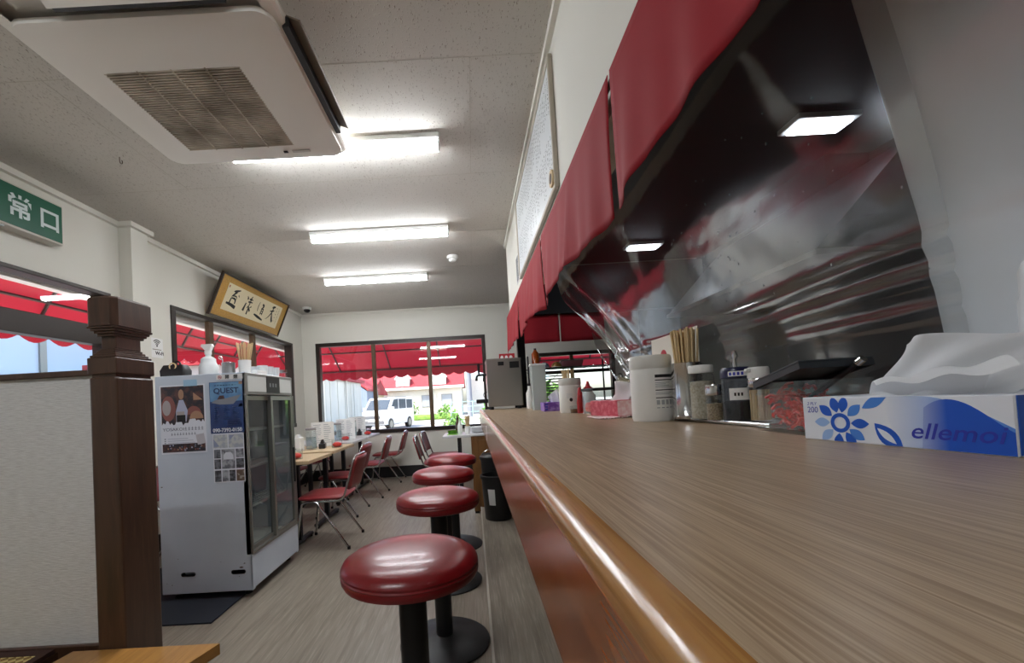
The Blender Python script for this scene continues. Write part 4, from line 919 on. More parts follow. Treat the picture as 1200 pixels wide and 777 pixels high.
def tisp(u, v):
    a = .055 + .14 * u; b = .085 + .19 * u
    x = a + (b - a) * v; z = BH - .004 + .07 * v * (1 + .08 * math.sin(u * 5)) + .004 * math.sin(u * 9) * v
    y = BD * .5 - .01 + .022 * v + .012 * math.sin(u * 7 + v * 3) * (.3 + v) + .006 * math.sin(u * 17 - v * 5) * (.2 + v)
    return Vector((x, y, z))
MB().grid(tisp, 40, 20).build('tissue', M_tissue, tbx, 80)
MB().grid(lambda u, v: Vector((.06 + .12 * u + .05 * v, BD * .5 - .012 - .05 * v * (1 - .3 * u), BH + .002 + .035 * math.sin(v * 2.4) * (.5 + .5 * u) + .003 * math.sin(u * 14))), 24, 10).build('tissue', M_tissue, tbx, 80)

def at_item(pxc, pyb, w, pyt, zb):
    """base centre, radius and height of an upright round thing seen from pixel edges, resting at height zb"""
    p = atz(pxc, pyb, zb); k = math.sqrt(1 + (p.x / p.y) ** 2); r = w / 2 * p.y / F / k
    d = Vector((p.x, p.y, 0)).normalized(); h = aty(pxc, pyt, p.y).z - zb
    return (p.x + d.x * r * .8, p.y + d.y * r * .8, zb), r, h
def canister(label, pxc, pyb, w, pyt, rz, mark):
    loc, r, h = at_item(pxc, pyb, w, pyt, CT)
    t = thing('wipes_canister', label, 'canister', loc, rz, 'white wipes canisters on counter')
    MB().lathe([(0, 0), (r * .94, 0), (r, .008), (r, h * .74), (r * .97, h * .78), (r * .97, h * .8), (0, h * .8)], 36).build('tub', M_white, t, 40)
    MB().lathe([(r * .97, h * .8), (r * 1.0, h * .82), (r * 1.0, h * .965), (r * .96, h), (0, h)], 36).build('lid', mat('lid_white', (222, 222, 216), .3), t, 40)
    def bar(a0, a1, z0, z1, m): MB().grid(lambda u, v: Vector((r * 1.004 * math.cos(R(a0 + (a1 - a0) * u)), r * 1.004 * math.sin(R(a0 + (a1 - a0) * u)), h * (z0 + (z1 - z0) * v))), 10, 1).build('label_print', m, t)
    bar(-85, -28, .655, .70, M_ink)
    for z in (.61, .46, .345): bar(-85, -5, z, z + .014, M_ink)
    for k in range(4): bar(-85, -50 + random.uniform(-5, 20), .575 - .022 * k, .581 - .022 * k, M_pg)
    for k in range(2): bar(-85, -40 + random.uniform(-5, 20), .425 - .022 * k, .431 - .022 * k, M_pg)
    for k in range(6): bar(-84 + 13 * k, -75 + 13 * k, .25, .32, mat('icon_grey', (170, 174, 176), .5)); bar(-84 + 13 * k, -76 + 13 * k, .2, .21, M_pg)
    if mark:
        for k in range(5): bar(-150, -120, .55 - .03 * k, .555 - .03 * k, mat('faint_blue_print', (180, 196, 216), .5))
        spheroid(MB(), (r * math.cos(R(-128)), r * math.sin(R(-128)), h * .38), (.008, .008, .009)).build('round_logo', M_ink, t)
    return t
canister('white wipes canister with black printed bars beside the chopstick holder', 766, 494, 52, 416, R(-18), 0)
canister('white wipes canister with round logo behind the red pickle box', 669.5, 484, 27, 443, R(28), 1)

# tray with condiments
TZ = CT + .007
tr = tag(MB().box(.565, .672, .80, 1.20, CT + .001, CT + .006, .002, 1).build('condiment_tray', M_steel), 'long stainless tray carrying the condiments', 'tray')
rim = MB().tube([(.565, .80, TZ), (.672, .80, TZ), (.672, 1.20, TZ), (.565, 1.20, TZ), (.565, .80, TZ)], .0035, 6, False).build('rolled_rim', M_chrome, tr, 60)
def on_tray(pxc, y): v = aty(pxc, 480, y); return v.x
loc = (on_tray(807, 1.125), 1.125, TZ)
chopstick_holder('steel_chopstick_holder', 'steel cylinder packed with wooden chopsticks on tray', loc, [(0, 0), (.039, 0), (.04, .006), (.037, .01), (.037, .145), (.039, .148), (.035, .148), (.034, .006), (0, .006)], M_chrome, 40, .032, .01, .225, 1.12, seg=28)
def jar_thing(name, label, pxc, y, r, cat='jar'):
    x = on_tray(pxc, y); return thing(name, label, cat, (x, y, TZ)), r
t, r = jar_thing('seasoning_jar', 'clear jar of pale seasoning with white screw cap', 824, 1.04, .028)
h = .135
MB().lathe([(0, 0), (r, 0), (r * 1.02, .006), (r * 1.02, .03), (r * .96, .045), (r * .96, .075), (r * 1.02, .09), (r, h * .78), (r * .88, h * .84), (r * .88, h * .86)], 24).build('glass', M_clear, t, 40)
MB().lathe([(0, .004), (r * .92, .004), (r * .92, h * .7), (0, h * .72)], 20).build('seasoning', mat('pale_powder', (186, 178, 160), .9, noise=((200, 200, 200), (150, 140, 120), .4, .7)), t, 40)
MB().lathe([(r * .98, h * .86), (r * 1.0, h * .87), (r * 1.0, h * .985), (r * .94, h), (0, h)], 24).build('cap', M_white, t, 40)
t, r = jar_thing('pepper_shaker', 'short glass pepper shaker with steel cap', 839, .983, .0205, 'shaker')
MB().lathe([(0, 0), (r, 0), (r, .055), (r * .92, .062), (0, .062)], 20).build('glass', M_clear, t, 40); MB().lathe([(0, .003), (r * .9, .003), (r * .9, .04), (0, .042)], 18).build('pepper', mat('pepper_brown', (150, 132, 104), .9, noise=((300, 300, 300), (96, 80, 58), .4, .7)), t, 40)
MB().lathe([(r * 1.02, .06), (r * 1.04, .062), (r * 1.04, .08), (r * .96, .085), (0, .085)], 20).build('cap', M_chrome, t, 40)
MB().grid(lambda u, v: Vector((r * 1.01 * math.cos(R(-80 + 70 * u)), r * 1.01 * math.sin(R(-80 + 70 * u)), .012 + .032 * v)), 8, 1).build('label', mat('olive_label', (150, 146, 110), .6), t)
t, r = jar_thing('soy_sauce_pot', 'soy sauce pot with navy lid and steel ladle knob', 865, .935, .030, 'pot')
MB().lathe([(0, 0), (r, 0), (r, .098), (r * .94, .1)], 28).build('glass', clear('smoke_clear', (190, 196, 206), .08, .04), t, 40)
MB().lathe([(0, .003), (r * .95, .003), (r * .95, .045), (0, .045)], 24).build('soy_sauce', mat('soy_black', (16, 12, 14), .15), t, 40)
MB().lathe([(r * .95, .096), (r * 1.03, .097), (r * 1.03, .113), (r * .9, .120), (0, .121)], 28).build('lid', mat('navy_plastic', (16, 20, 62), .3), t, 40)
MB().tube([(0, 0, .121), (0, 0, .138), (.001, 0, .146), (0, 0, .158)], [.004, .004, .0065, .004], 10).build('ladle_knob', M_chrome, t, 50)
MB().grid(lambda u, v: Vector((r * 1.012 * math.cos(R(-150 + 75 * u)), r * 1.012 * math.sin(R(-150 + 75 * u)), .048 + .026 * v)), 10, 1).build('label', M_paper, t)
MB().grid(lambda u, v: Vector((r * 1.04 * math.cos(R(-150 + 70 * u)), r * 1.04 * math.sin(R(-150 + 70 * u)), .1 + .011 * v)), 10, 1).build('lid_label', M_paper, t)
for k in range(4): MB().grid(lambda u, v: Vector((r * 1.045 * math.cos(R(-146 + 14 * k + 9 * u)), r * 1.045 * math.sin(R(-146 + 14 * k + 9 * u)), .102 + .007 * v)), 3, 1).build('lettering', M_b4, t)
for k in range(3): MB().grid(lambda u, v: Vector((r * 1.02 * math.cos(R(-132 + 12 * k + 7 * u)), r * 1.02 * math.sin(R(-132 + 12 * k + 7 * u)), .057 + .007 * v)), 3, 1).build('lettering', M_ink, t)
t, r = jar_thing('toothpick_jar', 'jar of toothpicks with steel ring and white lid', 891.5, .885, .0205)
MB().lathe([(0, 0), (r, 0), (r, .074), (r * .95, .078)], 20).build('glass', M_clear, t, 40)
tp_ = MB()
for k in range(46):
    a = 2.39996 * k; q = r * .85 * math.sqrt((k + .5) / 46); tp_.tube([(q * math.cos(a), q * math.sin(a), .004), (q * math.cos(a + .1), q * math.sin(a + .1), .068)], .0012, 4)
tag(tp_.build('toothpicks', M_chop, t), None, None, None, 'stuff')
MB().lathe([(r * 1.02, .074), (r * 1.08, .076), (r * 1.08, .09), (r, .093)], 20).build('steel_ring', M_chrome, t, 40)
MB().lathe([(r * .98, .092), (r * .98, .112), (r * .9, .116), (0, .117)], 20).build('lid', M_white, t, 40); MB().box(-.027, -.012, -.006, .006, .106, .114, .002, 1).build('pour_lip', M_white, t)

# red ginger box with black lid
gb = thing('ginger_box', 'clear acrylic box of red ginger with propped black lid', 'container', (.528, .665, CT), R(-4))
GW, GL, GH = .105, .125, .088
w = .0025
for (a, b, c, d) in ((0, w, 0, GL), (GW - w, GW, 0, GL), (w, GW - w, 0, w), (w, GW - w, GL - w, GL)): MB().box(a, b, c, d, .006, GH).build('acrylic_wall', M_clear, gb)
MB().box(-.002, GW + .002, -.002, GL + .002, 0, .006, .001, 1).build('acrylic_base', M_clear, gb)
MB().box(w, GW - w, GL * .62, GL * .62 + w, .006, GH).build('divider', M_clear, gb)
for (a, b, c, d) in ((-.002, .0, -.002, GL + .002), (GW, GW + .002, -.002, GL + .002), (0, GW, -.002, 0), (0, GW, GL, GL + .002)): MB().box(a, b, c, d, GH - .022, GH - .019).build('rim_line', M_clear, gb)
gi = MB()
for k in range(230):
    x, y = random.uniform(.01, GW - .012), random.uniform(.012, GL - .012); z = .01 + random.random() * (.045 * math.exp(-((y - .1) / .05) ** 2) + .02)
    a, e = random.uniform(0, 6.28), random.uniform(-.6, .6); L = random.uniform(.012, .022); dx, dy, dz = L * math.cos(a) * math.cos(e), L * math.sin(a) * math.cos(e), L * math.sin(e)
    p1 = (min(max(x + dx, .006), GW - .006), min(max(y + dy, .006), GL - .006), max(z + dz, .009)); gi.tube([(x, y, z), ((x + p1[0]) / 2, (y + p1[1]) / 2, (z + p1[2]) / 2 + .004), p1], .0027, 5)
tag(gi.build('ginger_shreds', M_ginger, gb), None, None, None, 'stuff')
lid = MB(); mt = Matrix.Translation((-.004, GL + .004, GH)) @ Matrix.Rotation(R(-13), 4, 'X')
lid.box(0, GW + .008, -GL - .004, 0, .0, .004, .001, 1, mt); lid.box(0, .003, -GL - .004, 0, -.010, 0, 0, 1, mt); lid.box(GW + .005, GW + .008, -GL - .004, 0, -.010, 0, 0, 1, mt); lid.box(.003, GW + .005, -.003, 0, -.012, 0, 0, 1, mt); lid.box(.003, GW + .005, -GL - .004, -GL - .001, -.010, 0, 0, 1, mt)
lid.build('lid', mat('black_lid', (26, 32, 38), .35), gb)
tg = thing('serving_tongs', 'tongs with black grip and steel end in the ginger box', 'tongs', (.535, .69, CT))
MB().tube([(.07, -.038, .112), (.065, -.01, .092), (.055, .03, .065), (.05, .06, .04)], .0045, 8).build('grip', M_blackpl, tg, 50)
MB().tube([(.0715, -.045, .117), (.07, -.036, .1105)], .006, 8).build('end_ring', M_chrome, tg, 50); MB().tube([(.05, .06, .04), (.045, .075, .02)], .003, 6).build('tip', M_chrome, tg)

wbt = thing('white_squeeze_bottle', 'tall white plastic bottle standing behind the tissue box', 'bottle', (.668, .472, CT))
MB().lathe([(0, 0), (.026, 0), (.028, .006), (.028, .165), (.026, .17), (.026, .2), (.022, .212), (.012, .22), (0, .221)], 28).build('body', mat('milky_plastic', (216, 220, 222), .3), wbt, 40)
MB().grid(lambda u, v: Vector((.0284 * math.cos(R(-170 + 100 * u)), .0284 * math.sin(R(-170 + 100 * u)), .06 + .045 * v)), 10, 1).build('label', M_paper, wbt)
MB().grid(lambda u, v: Vector((.0287 * math.cos(R(-170 + 100 * u)), .0287 * math.sin(R(-170 + 100 * u)), .075 + .006 * v)), 10, 1).build('label_stripe', M_b2, wbt)
for k in range(4): MB().grid(lambda u, v: Vector((.0287 * math.cos(R(-165 + 20 * k + 10 * u)), .0287 * math.sin(R(-165 + 20 * k + 10 * u)), .09 + .01 * v)), 3, 1).build('lettering', M_ink, wbt)

mc = thing('menu_card', 'cream menu card with food photo behind chopsticks', 'menu', (.655, 1.35, CT))
MB().box(-.001, .001, -.155, .15, .001, .265).build('card', mat('cream_card', (238, 234, 220), .6), mc)
MB().tube([(-.001, .06, .2), (-.0018, .06, .2)], .022, 20).build('red_print', MATS['sign_red'], mc)
for (y, z, r_) in ((.10, .165, .022), (.05, .155, .018), (.115, .14, .012)): MB().tube([(-.001, y, z), (-.0016 - .0002 * r_, y, z)], r_, 14).build('food_print', mat('food_brown', (120, 66, 38), .6), mc)
MB().box(-.0016, -.001, .02, .14, .02, .12).build('print_panel', mat('beige_print', (206, 190, 150), .6), mc)

# pink box, cloth, second ginger pot, further things
pk = thing('pink_tissue_box', 'pink tissue box with tissue on a checked cloth', 'tissue box', (.505, 1.46, CT + .004), R(12))
MB().box(-.02, .095, -.03, .16, 0, .056, .001, 1).build('carton', mat('carton_pink', (206, 84, 100), .45, noise=((60, 60, 60), (226, 150, 156), .48, .6)), pk)
MB().box(-.0206, -.02, -.028, .158, .002, .054).build('side_print', mat('carton_rose', (190, 60, 78), .45, noise=((50, 50, 60), (212, 110, 122), .45, .65)), pk)
MB().box(-.018, .093, -.0306, -.03, .002, .054).build('end_print', mat('carton_pale', (236, 190, 192), .45, noise=((60, 60, 60), (246, 222, 222), .4, .6)), pk)
MB().grid(lambda u, v: Vector((.03 + .02 * math.sin(u * 8) * v + .01 * v, -.02 + .12 * u - .01 * v, .054 + .07 * v * math.sin(.4 + u * 2.2))), 20, 10).build('tissue', M_tissue, pk, 80)
cl = tag(MB().grid(lambda u, v: Vector((.42 + .17 * u, 1.38 + .17 * v + .04 * u, CT + .0025 + .001 * math.sin(u * 20) + .022 * max(0, u - .5) * max(0, .4 - v) * 4)), 30, 16).build('checked_cloth', check_mat('red_gingham', (206, 150, 152), (238, 228, 226), (160, 160, 1)), None, 60, solid=.003), 'red and white checked cloth under the pink box', 'cloth')
g2 = thing('pickle_box', 'clear box of red pickles with black lid behind pink box', 'container', (.515, 1.78, CT), R(8))
for (a, b, c, d) in ((0, .003, 0, .12), (.097, .1, 0, .12), (.003, .097, 0, .003), (.003, .097, .117, .12)): MB().box(a, b, c, d, 0, .1).build('acrylic_wall', M_clear, g2)
MB().box(.003, .097, .003, .117, 0, .004).build('acrylic_base', M_clear, g2)
g_ = MB(); g_.box(.006, .094, .006, .114, .005, .05, .012, 3).build('red_pickle', M_ginger, g2, 60)
MB().box(-.004, .104, -.004, .124, .1, .112, .002, 1).build('lid', M_blackpl, g2)
sq = thing('squeeze_bottle', 'white squeeze bottle with red cap near the pickle box', 'bottle', (.56, 2.02, CT))
MB().lathe([(0, 0), (.032, 0), (.034, .01), (.034, .08), (.02, .1), (0, .1)], 20).build('body', M_white, sq, 40); MB().lathe([(.022, .1), (.022, .118), (.012, .125), (.004, .15), (0, .15)], 16).build('cap', MATS['sign_red'], sq, 40)
sq2 = thing('ketchup_bottle', 'red squeeze bottle lying dark beside the wipes canister', 'bottle', (.505, 1.96, CT)); MB().lathe([(0, 0), (.016, 0), (.018, .05), (.012, .085), (.006, .12), (0, .122)], 14).build('body', mat('ketchup_red', (160, 24, 26), .3), sq2, 40); MB().lathe([(.013, .085), (.007, .118), (0, .123)], 14).build('nozzle', MATS['sign_red'], sq2, 40)
dj = thing('dip_jar', 'tiny clear jar with brown spice before the canister', 'jar', (.485, 2.0, CT)); MB().lathe([(0, 0), (.022, 0), (.022, .035), (0, .036)], 16).build('glass', M_clear, dj, 40); MB().lathe([(0, .002), (.019, .002), (.019, .02), (0, .02)], 14).build('spice', mat('spice_brown', (110, 84, 56), .9), dj, 40)
chopstick_holder('bamboo_chopstick_cup', 'cup of blunt chopsticks behind the far wipes canister', (.58, 2.5, CT), [(0, 0), (.04, 0), (.042, .17), (.038, .17), (.036, .006), (0, .006)], mat('tan_cup', (150, 130, 100), .5), 24, .034, .01, .23, 1.05)
pp = thing('purple_tissue_box', 'purple tissue box with white tissue', 'tissue box', (.415, 2.44, CT), R(-4))
MB().box(0, .115, 0, .22, 0, .052, .001, 1).build('carton', mat('carton_purple', (118, 70, 170), .45, noise=((40, 40, 40), (168, 134, 208), .45, .62)), pp)
for k in range(3): MB().box(.006, .022, -.0006, 0, .008 + .014 * k, .017 + .014 * k).build('print', M_b4, pp)
MB().grid(lambda u, v: Vector((.05 + .06 * u - .02 * v, .06 + .02 * math.sin(u * 6), .05 + .085 * v * (.4 + .6 * u))), 16, 8).build('tissue', M_tissue, pp, 80)
pt = thing('tall_cup_dispenser', 'tall frosted rectangular container near the black post', 'container', (.455, 2.86, CT))
loft(MB(), [rsq(.045, .045, .008, 0), rsq(.05, .05, .008, .3), rsq(.047, .047, .006, .3), rsq(.043, .043, .006, .006)], True, True).build('body', clear('frosted_plastic', (236, 240, 238), .7, .2, hazecol=(232, 236, 234)), pt, 40)
MB().box(-.052, .052, -.052, .052, .3, .312, .002, 1).build('lid', M_white, pt)
for (px_, y_, h_, nm, lb, m_) in ((621, 3.35, .20, 'dressing_bottle', 'white dressing bottle between post and tall container', M_white), (625, 3.55, .27, 'oil_bottle', 'yellow-green oil bottle behind the white dressing bottle', mat('oil_green', (132, 130, 60), .2))):
    v = aty(px_, 470, y_); t = thing(nm, lb, 'bottle', (v.x, y_, CT)); MB().lathe([(0, 0), (.026, 0), (.028, .01), (.028, h_ * .6), (.012, h_ * .78), (.012, h_ * .92), (0, h_ * .92)], 18).build('body', m_, t, 40); MB().lathe([(.014, h_ * .9), (.014, h_), (0, h_)], 14).build('cap', M_black, t, 40)

# ================================================================== KITCHEN
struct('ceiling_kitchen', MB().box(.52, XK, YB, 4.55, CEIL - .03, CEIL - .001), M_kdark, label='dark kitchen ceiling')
struct('trim_5', MB().box(.51, 2.6, 4.55, 4.65, 1.985, 2.5), M_black, label='black beam over the kitchen passage')
kn = thing('kitchen_noren', 'dark red fabric curtain hanging under a black beam', 'curtain', (0, 4.6, 0))
for (a, b) in ((.53, 1.0), (1.015, 1.5)): MB().grid(lambda u, v: Vector((a + (b - a) * u, .012 * math.sin(u * 11) * (1 - v), 1.68 + .305 * v)), 20, 6).build('fabric_panel', M_noren, kn, 60, solid=.002)
rk = thing('wire_rack', 'black wire shelf rack in front of the kitchen window', 'rack', (.75, 5.45, 0))
for (x, y) in ((0, 0), (1.1, 0), (0, .4), (1.1, .4)): MB().tube([(x, y, 0), (x, y, 1.62)], .012, 8).build('upright', M_black, rk)
for z in (.5, 1.0, 1.46):
    s_ = MB()
    for k in range(12): s_.tube([(0, k * .4 / 11, z), (1.1, k * .4 / 11, z)], .004, 4)
    for k in range(5): s_.tube([(k * .275, 0, z - .006), (k * .275, .4, z - .006)], .005, 4)
    s_.build('wire_shelf', M_black, rk)
MB().tube([(0, .41, 1.0), (.55, .41, 1.46)], .004, 5).build('brace', M_black, rk); MB().tube([(.55, .41, 1.0), (0, .41, 1.46)], .004, 5).build('brace', M_black, rk)
for (x, lb, c) in ((.98, 'blue grey bowl upside down on the wire rack', (110, 120, 140)), (1.14, 'amber bowl upside down on the wire rack', (150, 110, 50))):
    t = thing('rack_bowl', lb, 'bowl', (x, 5.55, 1.465), 0, 'bowls on the rack'); MB().lathe([(.07, 0), (.065, .03), (.04, .06), (.025, .065), (.025, .075), (0, .075)], 20).build('body', mat('bowl_%d' % c[0], c, .3), t, 40); MB().lathe([(.066, 0), (.07, -.002), (.072, .003), (.07, .006)], 20).build('rim', M_white, t, 40)
t = thing('amber_bottle', 'amber bottle on the wire rack beyond the black post', 'bottle', (.86, 5.5, 1.465)); MB().lathe([(0, 0), (.05, 0), (.05, .19), (.02, .23), (.02, .24), (0, .24)], 18).build('body', mat('amber_glass', (150, 66, 20), .15), t, 40); MB().lathe([(.017, .235), (.017, .26), (0, .26)], 12).build('cap', M_black, t, 40)
bt = thing('rack_basket', 'pinkish wire basket on the wire rack', 'basket', (1.35, 5.65, 1.465)); loft(MB(), [rsq(.13, .12, .02, 0), rsq(.15, .14, .02, .08), rsq(.145, .135, .02, .08), rsq(.126, .116, .02, .004)], True, True).build('tray', mat('pink_basket', (140, 84, 92), .5), bt, 40); MB().tube([(p.x, p.y, .082) for p in rsq(.15, .14, .02, 0)] + [(.15, .12, .082)], .004, 6, False).build('rim', M_chrome, bt)
dr = thing('dish_rack', 'dark slatted dish rack on the lower shelf', 'rack', (1.05, 5.65, 1.008))
for k in range(9): MB().box(-.2, .2, -.02, .0, .02 + .04 * k, .036 + .04 * k).build('slat', mat('grey_slat', (70, 70, 72), .4), dr)
MB().box(-.21, -.2, -.03, .02, 0, .38).build('side', M_black, dr); MB().box(.2, .21, -.03, .02, 0, .38).build('side', M_black, dr)
hood = thing('range_hood', 'large black range hood over the kitchen stove', 'range hood', (2.2, 2.9, 1.75))
MB().prism([(-.42, -.8, 0), (.38, -.8, 0), (.38, -.8, .55), (.1, -.8, .55)], (0, 1.6, 0)).build('canopy', mat('hood_black', (26, 25, 25), .4), hood)
MB().box(-.43, .385, -.81, .81, -.03, 0).build('rim', M_steel, hood); MB().box(.1, .38, -.3, .3, .55, .755).build('duct', MATS['hood_black'], hood)
ks = thing('kitchen_bench', 'stainless kitchen bench along the dark wall', 'bench', (2.25, 2.0, 0)); MB().box(-.33, .34, -2.0, 2.0, .82, .86, .004, 1).build('top', M_steel, ks); MB().box(-.3, .34, -1.98, 1.98, .06, .82).build('cabinet', mat('olive_cabinet', (58, 58, 44), .5), ks)
for (x, y) in ((-.25, -1.9), (.28, -1.9), (-.25, 1.9), (.28, 1.9)): MB().lathe([(0, 0), (.02, 0), (.02, .06), (0, .06)], 10, (x, y, 0)).build('foot', M_black, ks)
kf = thing('kitchen_fridge', 'olive grey upright fridge in the dim kitchen', 'fridge', (2.2, .75, 0)); MB().box(-.35, .38, -.4, .4, .06, .8).build('plinth_body', MATS['olive_cabinet'], kf) if False else None
for o_ in list(kf.children): bpy.data.objects.remove(o_)
bpy.data.objects.remove(kf)
for (x, y, lb) in ((1.98, 2.26, 'bright kitchen ceiling lamp seen through vinyl beside the hood'), (1.74, 4.03, 'kitchen ceiling lamp near the black beam')):
    t = thing('kitchen_lamp', lb, 'ceiling light', (x, y, CEIL - .03), 0, 'kitchen lamps'); MB().box(-.17, .17, -.08, .08, -.03, 0, .004, 1).build('housing', M_white, t); MB().box(-.14, .14, -.055, .055, -.045, -.03, .006, 2).build('diffuser', mat('kitchen_diffuser', (235, 242, 255), .4, emit=9), t)

# ================================================================== OUTSIDE
GZ = -.15
M_asph = mat('pale_asphalt', (140, 138, 134), .9, noise=((1.5, 1.5, 1), (124, 122, 118), .4, .7)); M_grass = mat('lawn', (120, 152, 66), .95, noise=((3, 3, 3), (92, 128, 48), .4, .7)); M_leaf = mat('leaves', (104, 146, 60), .8, noise=((2, 2, 2), (74, 114, 40), .4, .6))
M_hw = mat('house_white', (226, 222, 210), .85); M_rr = mat('red_roof', (160, 44, 52), .7, noise=((3, 3, 8), (138, 34, 42), .4, .7)); M_sid = mat('pale_siding', (206, 206, 198), .8, noise=((.6, .6, .3), (184, 184, 176), .4, .7))
struct('ground', MB().box(-120, 120, -30, 160, GZ - .2, GZ), M_concrete, label='pale paved ground outside')
struct('road', MB().box(-6, 60, 24.8, 30, GZ - .05, GZ + .01), M_asph, label='asphalt street beyond the window')
tag(MB().box(-6, 60, 26.9, 27.05, GZ + .005, GZ + .014).build('road_line', M_white), 'white line painted along the street', 'road marking')
def awning(name, label, along, a0, a1, w0, w1, z1, zf, zb_, arcs, nb_):
    """w0 wall coordinate, w1 outer edge; canvas from (w0,z1) to (w1,zf), scalloped valance to zb_"""
    t = thing(name, label, 'awning', (0, 0, 0))
    P = (lambda a, w, z: Vector((w, a, z))) if along == 'y' else (lambda a, w, z: Vector((a, w, z)))
    def prof(q):
        w = w0 + (w1 - w0) * q; z = z1 + (zf - z1) * (q ** (2.0 if arcs else 1.15)); return w, z
    MB().grid(lambda u, v: P(a0 + (a1 - a0) * u, *prof(v)), 30, 14).build('canvas', M_awn, t, 60)
    n = int((a1 - a0) / .22); s_ = MB()
    s_.grid(lambda u, v: P(a0 + (a1 - a0) * u, w1, zf - (zf - zb_) * v * (1 - .22 * (1 - abs(math.sin(u * n * math.pi))))), n * 6, 2).build('valance', M_awn, t, 60)
    M_r = mat('awning_steel', (54, 40, 40), .5)
    for k in range(nb_ + 1):
        a = a0 + (a1 - a0) * k / nb_; pts = [P(a, prof(q / 8)[0], prof(q / 8)[1] - .03) for q in range(9)]; MB().tube(pts, .014, 6).build('rib', M_r, t, 60)
    for q in ((.3, .5, .7, .86, 1.0) if arcs else (.35, .68, 1.0)):
        w, z = prof(q); MB().tube([P(a0, w, z - .035), P(a1, w, z - .035)], .013, 6).build('cross_bar', M_r, t)
    if not arcs:
        pe = [P(a0, *prof(q / 8)) for q in range(9)]; MB().face(pe + [P(a0, w1, zb_ + .02), P(a0, w0, zb_ + .02)]).build('end_panel', M_awn, t)
    for q in (.0,): w, z = prof(q); MB().tube([P(a0, w, z - .035), P(a1, w, z - .035)], .015, 6).build('cross_bar', M_r, t)
    return t
awning('side_awning', 'red curved awning outside the left windows', 'y', -.5, 6.47, XL - .22, -3.35, 2.45, 1.93, 1.715, True, 13)
awning('front_awning', 'red awning with scalloped edge outside the street window', 'x', -3.4, 3.2, YF + .14, 7.9, 2.62, 1.80, 1.60, False, 7)
struct('trim_6', MB().box(XL - .18, XL - .11, -.5, YF + .1, 1.955, 2.16), M_white, label='white fascia board above the left windows')
# neighbour along the left
nb2 = thing('office_building', 'pale building with a band of blue glass windows', 'building', (-9, 0, GZ))
MB().box(-6, 0, -8, 20, 0, 2.05).build('lower_wall', M_hw, nb2); MB().box(-6, 0, -8, 20, 3.3, 6).build('upper_wall', M_hw, nb2); MB().box(-6, -.15, -8, 20, 2.05, 3.3).build('recess', mat('blue_recess', (200, 216, 230), .6), nb2)
for k in range(18):
    y = -7.6 + k * 1.5; f = MB().box(-.15, -.06, y, y + 1.36, 2.08, 3.26).build('window', mat('blue_glass', (204, 224, 238), .15), nb2); MB().box(-.06, -.02, y + 1.36, y + 1.5, 2.05, 3.3).build('mullion', M_al, f)
# shed
shd = thing('siding_shed', 'white corrugated shed with red roof edge across the yard', 'shed', (-4.95, 8.8, GZ))
MB().box(-3, -.04, 0, 10, 0, 2.3).build('wall_core', M_sid, shd)
for k in range(24): MB().box(-.04, random.uniform(-.015, .01), k * .416, k * .416 + .39, .0, 2.25).build('siding_panel', M_sid, shd)
MB().box(-3.1, .12, -.15, 10.15, 2.3, 2.42).build('roof', M_rr, shd); MB().box(.0, .03, 4.2, 4.9, 1.0, 1.5).build('meter_box', M_white, shd)
for y in (2.4, 5.0, 7.6): MB().box(.01, .06, y, y + .09, 0, 2.3).build('wall_post', M_hw, shd)
MB().tube([(.05, 1.0, .8), (.05, 4.3, 2.25)], .015, 5).build('cable', M_black, shd)
gsd = thing('grey_shed', 'grey blue gabled shed behind the white corrugated one', 'shed', (-7.4, 25.5, GZ)); MB().prism([(-1.5, 0, 0), (1.0, 0, 0), (1.0, 0, 2.2), (-.2, 0, 3.1), (-1.5, 0, 2.2)], (0, 3, 0)).build('walls', mat('slate_siding', (122, 136, 158), .8), gsd); MB().prism([(-1.6, -.1, 2.2), (-.2, -.1, 3.2), (1.1, -.1, 2.2), (1.1, -.1, 2.32), (-.2, -.1, 3.32), (-1.6, -.1, 2.32)], (0, 3.2, 0)).build('roof', M_rr, gsd); MB().box(-.6, .3, -.03, 0, .0, 1.9).build('door', M_white, gsd)
# red roofed house
hs = thing('red_roof_house', 'white house with long red roof and two dormers', 'house', (-5.2, 38, GZ))
MB().box(-4.6, 4.2, 0, 8, 0, 2.75).build('walls', M_hw, hs)
MB().prism([(-4.9, -.5, 2.7), (-4.9, 4, 6.6), (-4.9, 8.5, 2.7)], (9.4, 0, 0)).build('roof', M_rr, hs); MB().box(-4.9, 4.5, -.6, -.45, 2.55, 2.75).build('gutter', M_white, hs)
for x in (-1.0, 2.3):
    d = MB().prism([(x - .6, -.35, 2.9), (x + .6, -.35, 2.9), (x + .6, -.35, 3.55), (x, -.35, 4.2), (x - .6, -.35, 3.55)], (0, 2.4, 0)).build('dormer', M_white, hs)
    MB().prism([(x - .26, -.4, 3.15), (x + .26, -.4, 3.15), (x + .26, -.4, 3.5), (x, -.4, 3.75), (x - .26, -.4, 3.5)], (0, .05, 0)).build('pane', mat('dormer_glass', (150, 156, 164), .3), d); MB().prism([(x - .7, -.45, 3.5), (x, -.45, 4.3), (x + .7, -.45, 3.5), (x + .7, -.45, 3.6), (x, -.45, 4.4), (x - .7, -.45, 3.6)], (0, 2.4, 0)).build('dormer_roof', M_white, d)
for x in (-3.4, -1.8, .6, 2.4): f = MB().box(x, x + 1.0, -.06, 0, .9, 2.0).build('window', M_al, hs); MB().box(x + .06, x + .94, -.09, -.06, .96, 1.94).build('pane', MATS['dormer_glass'], f)
for x in (-2.4, 1.9): MB().tube([(x, -.12, 0), (x, -.12, 2.6)], .06, 6).build('downpipe', M_hw, hs)
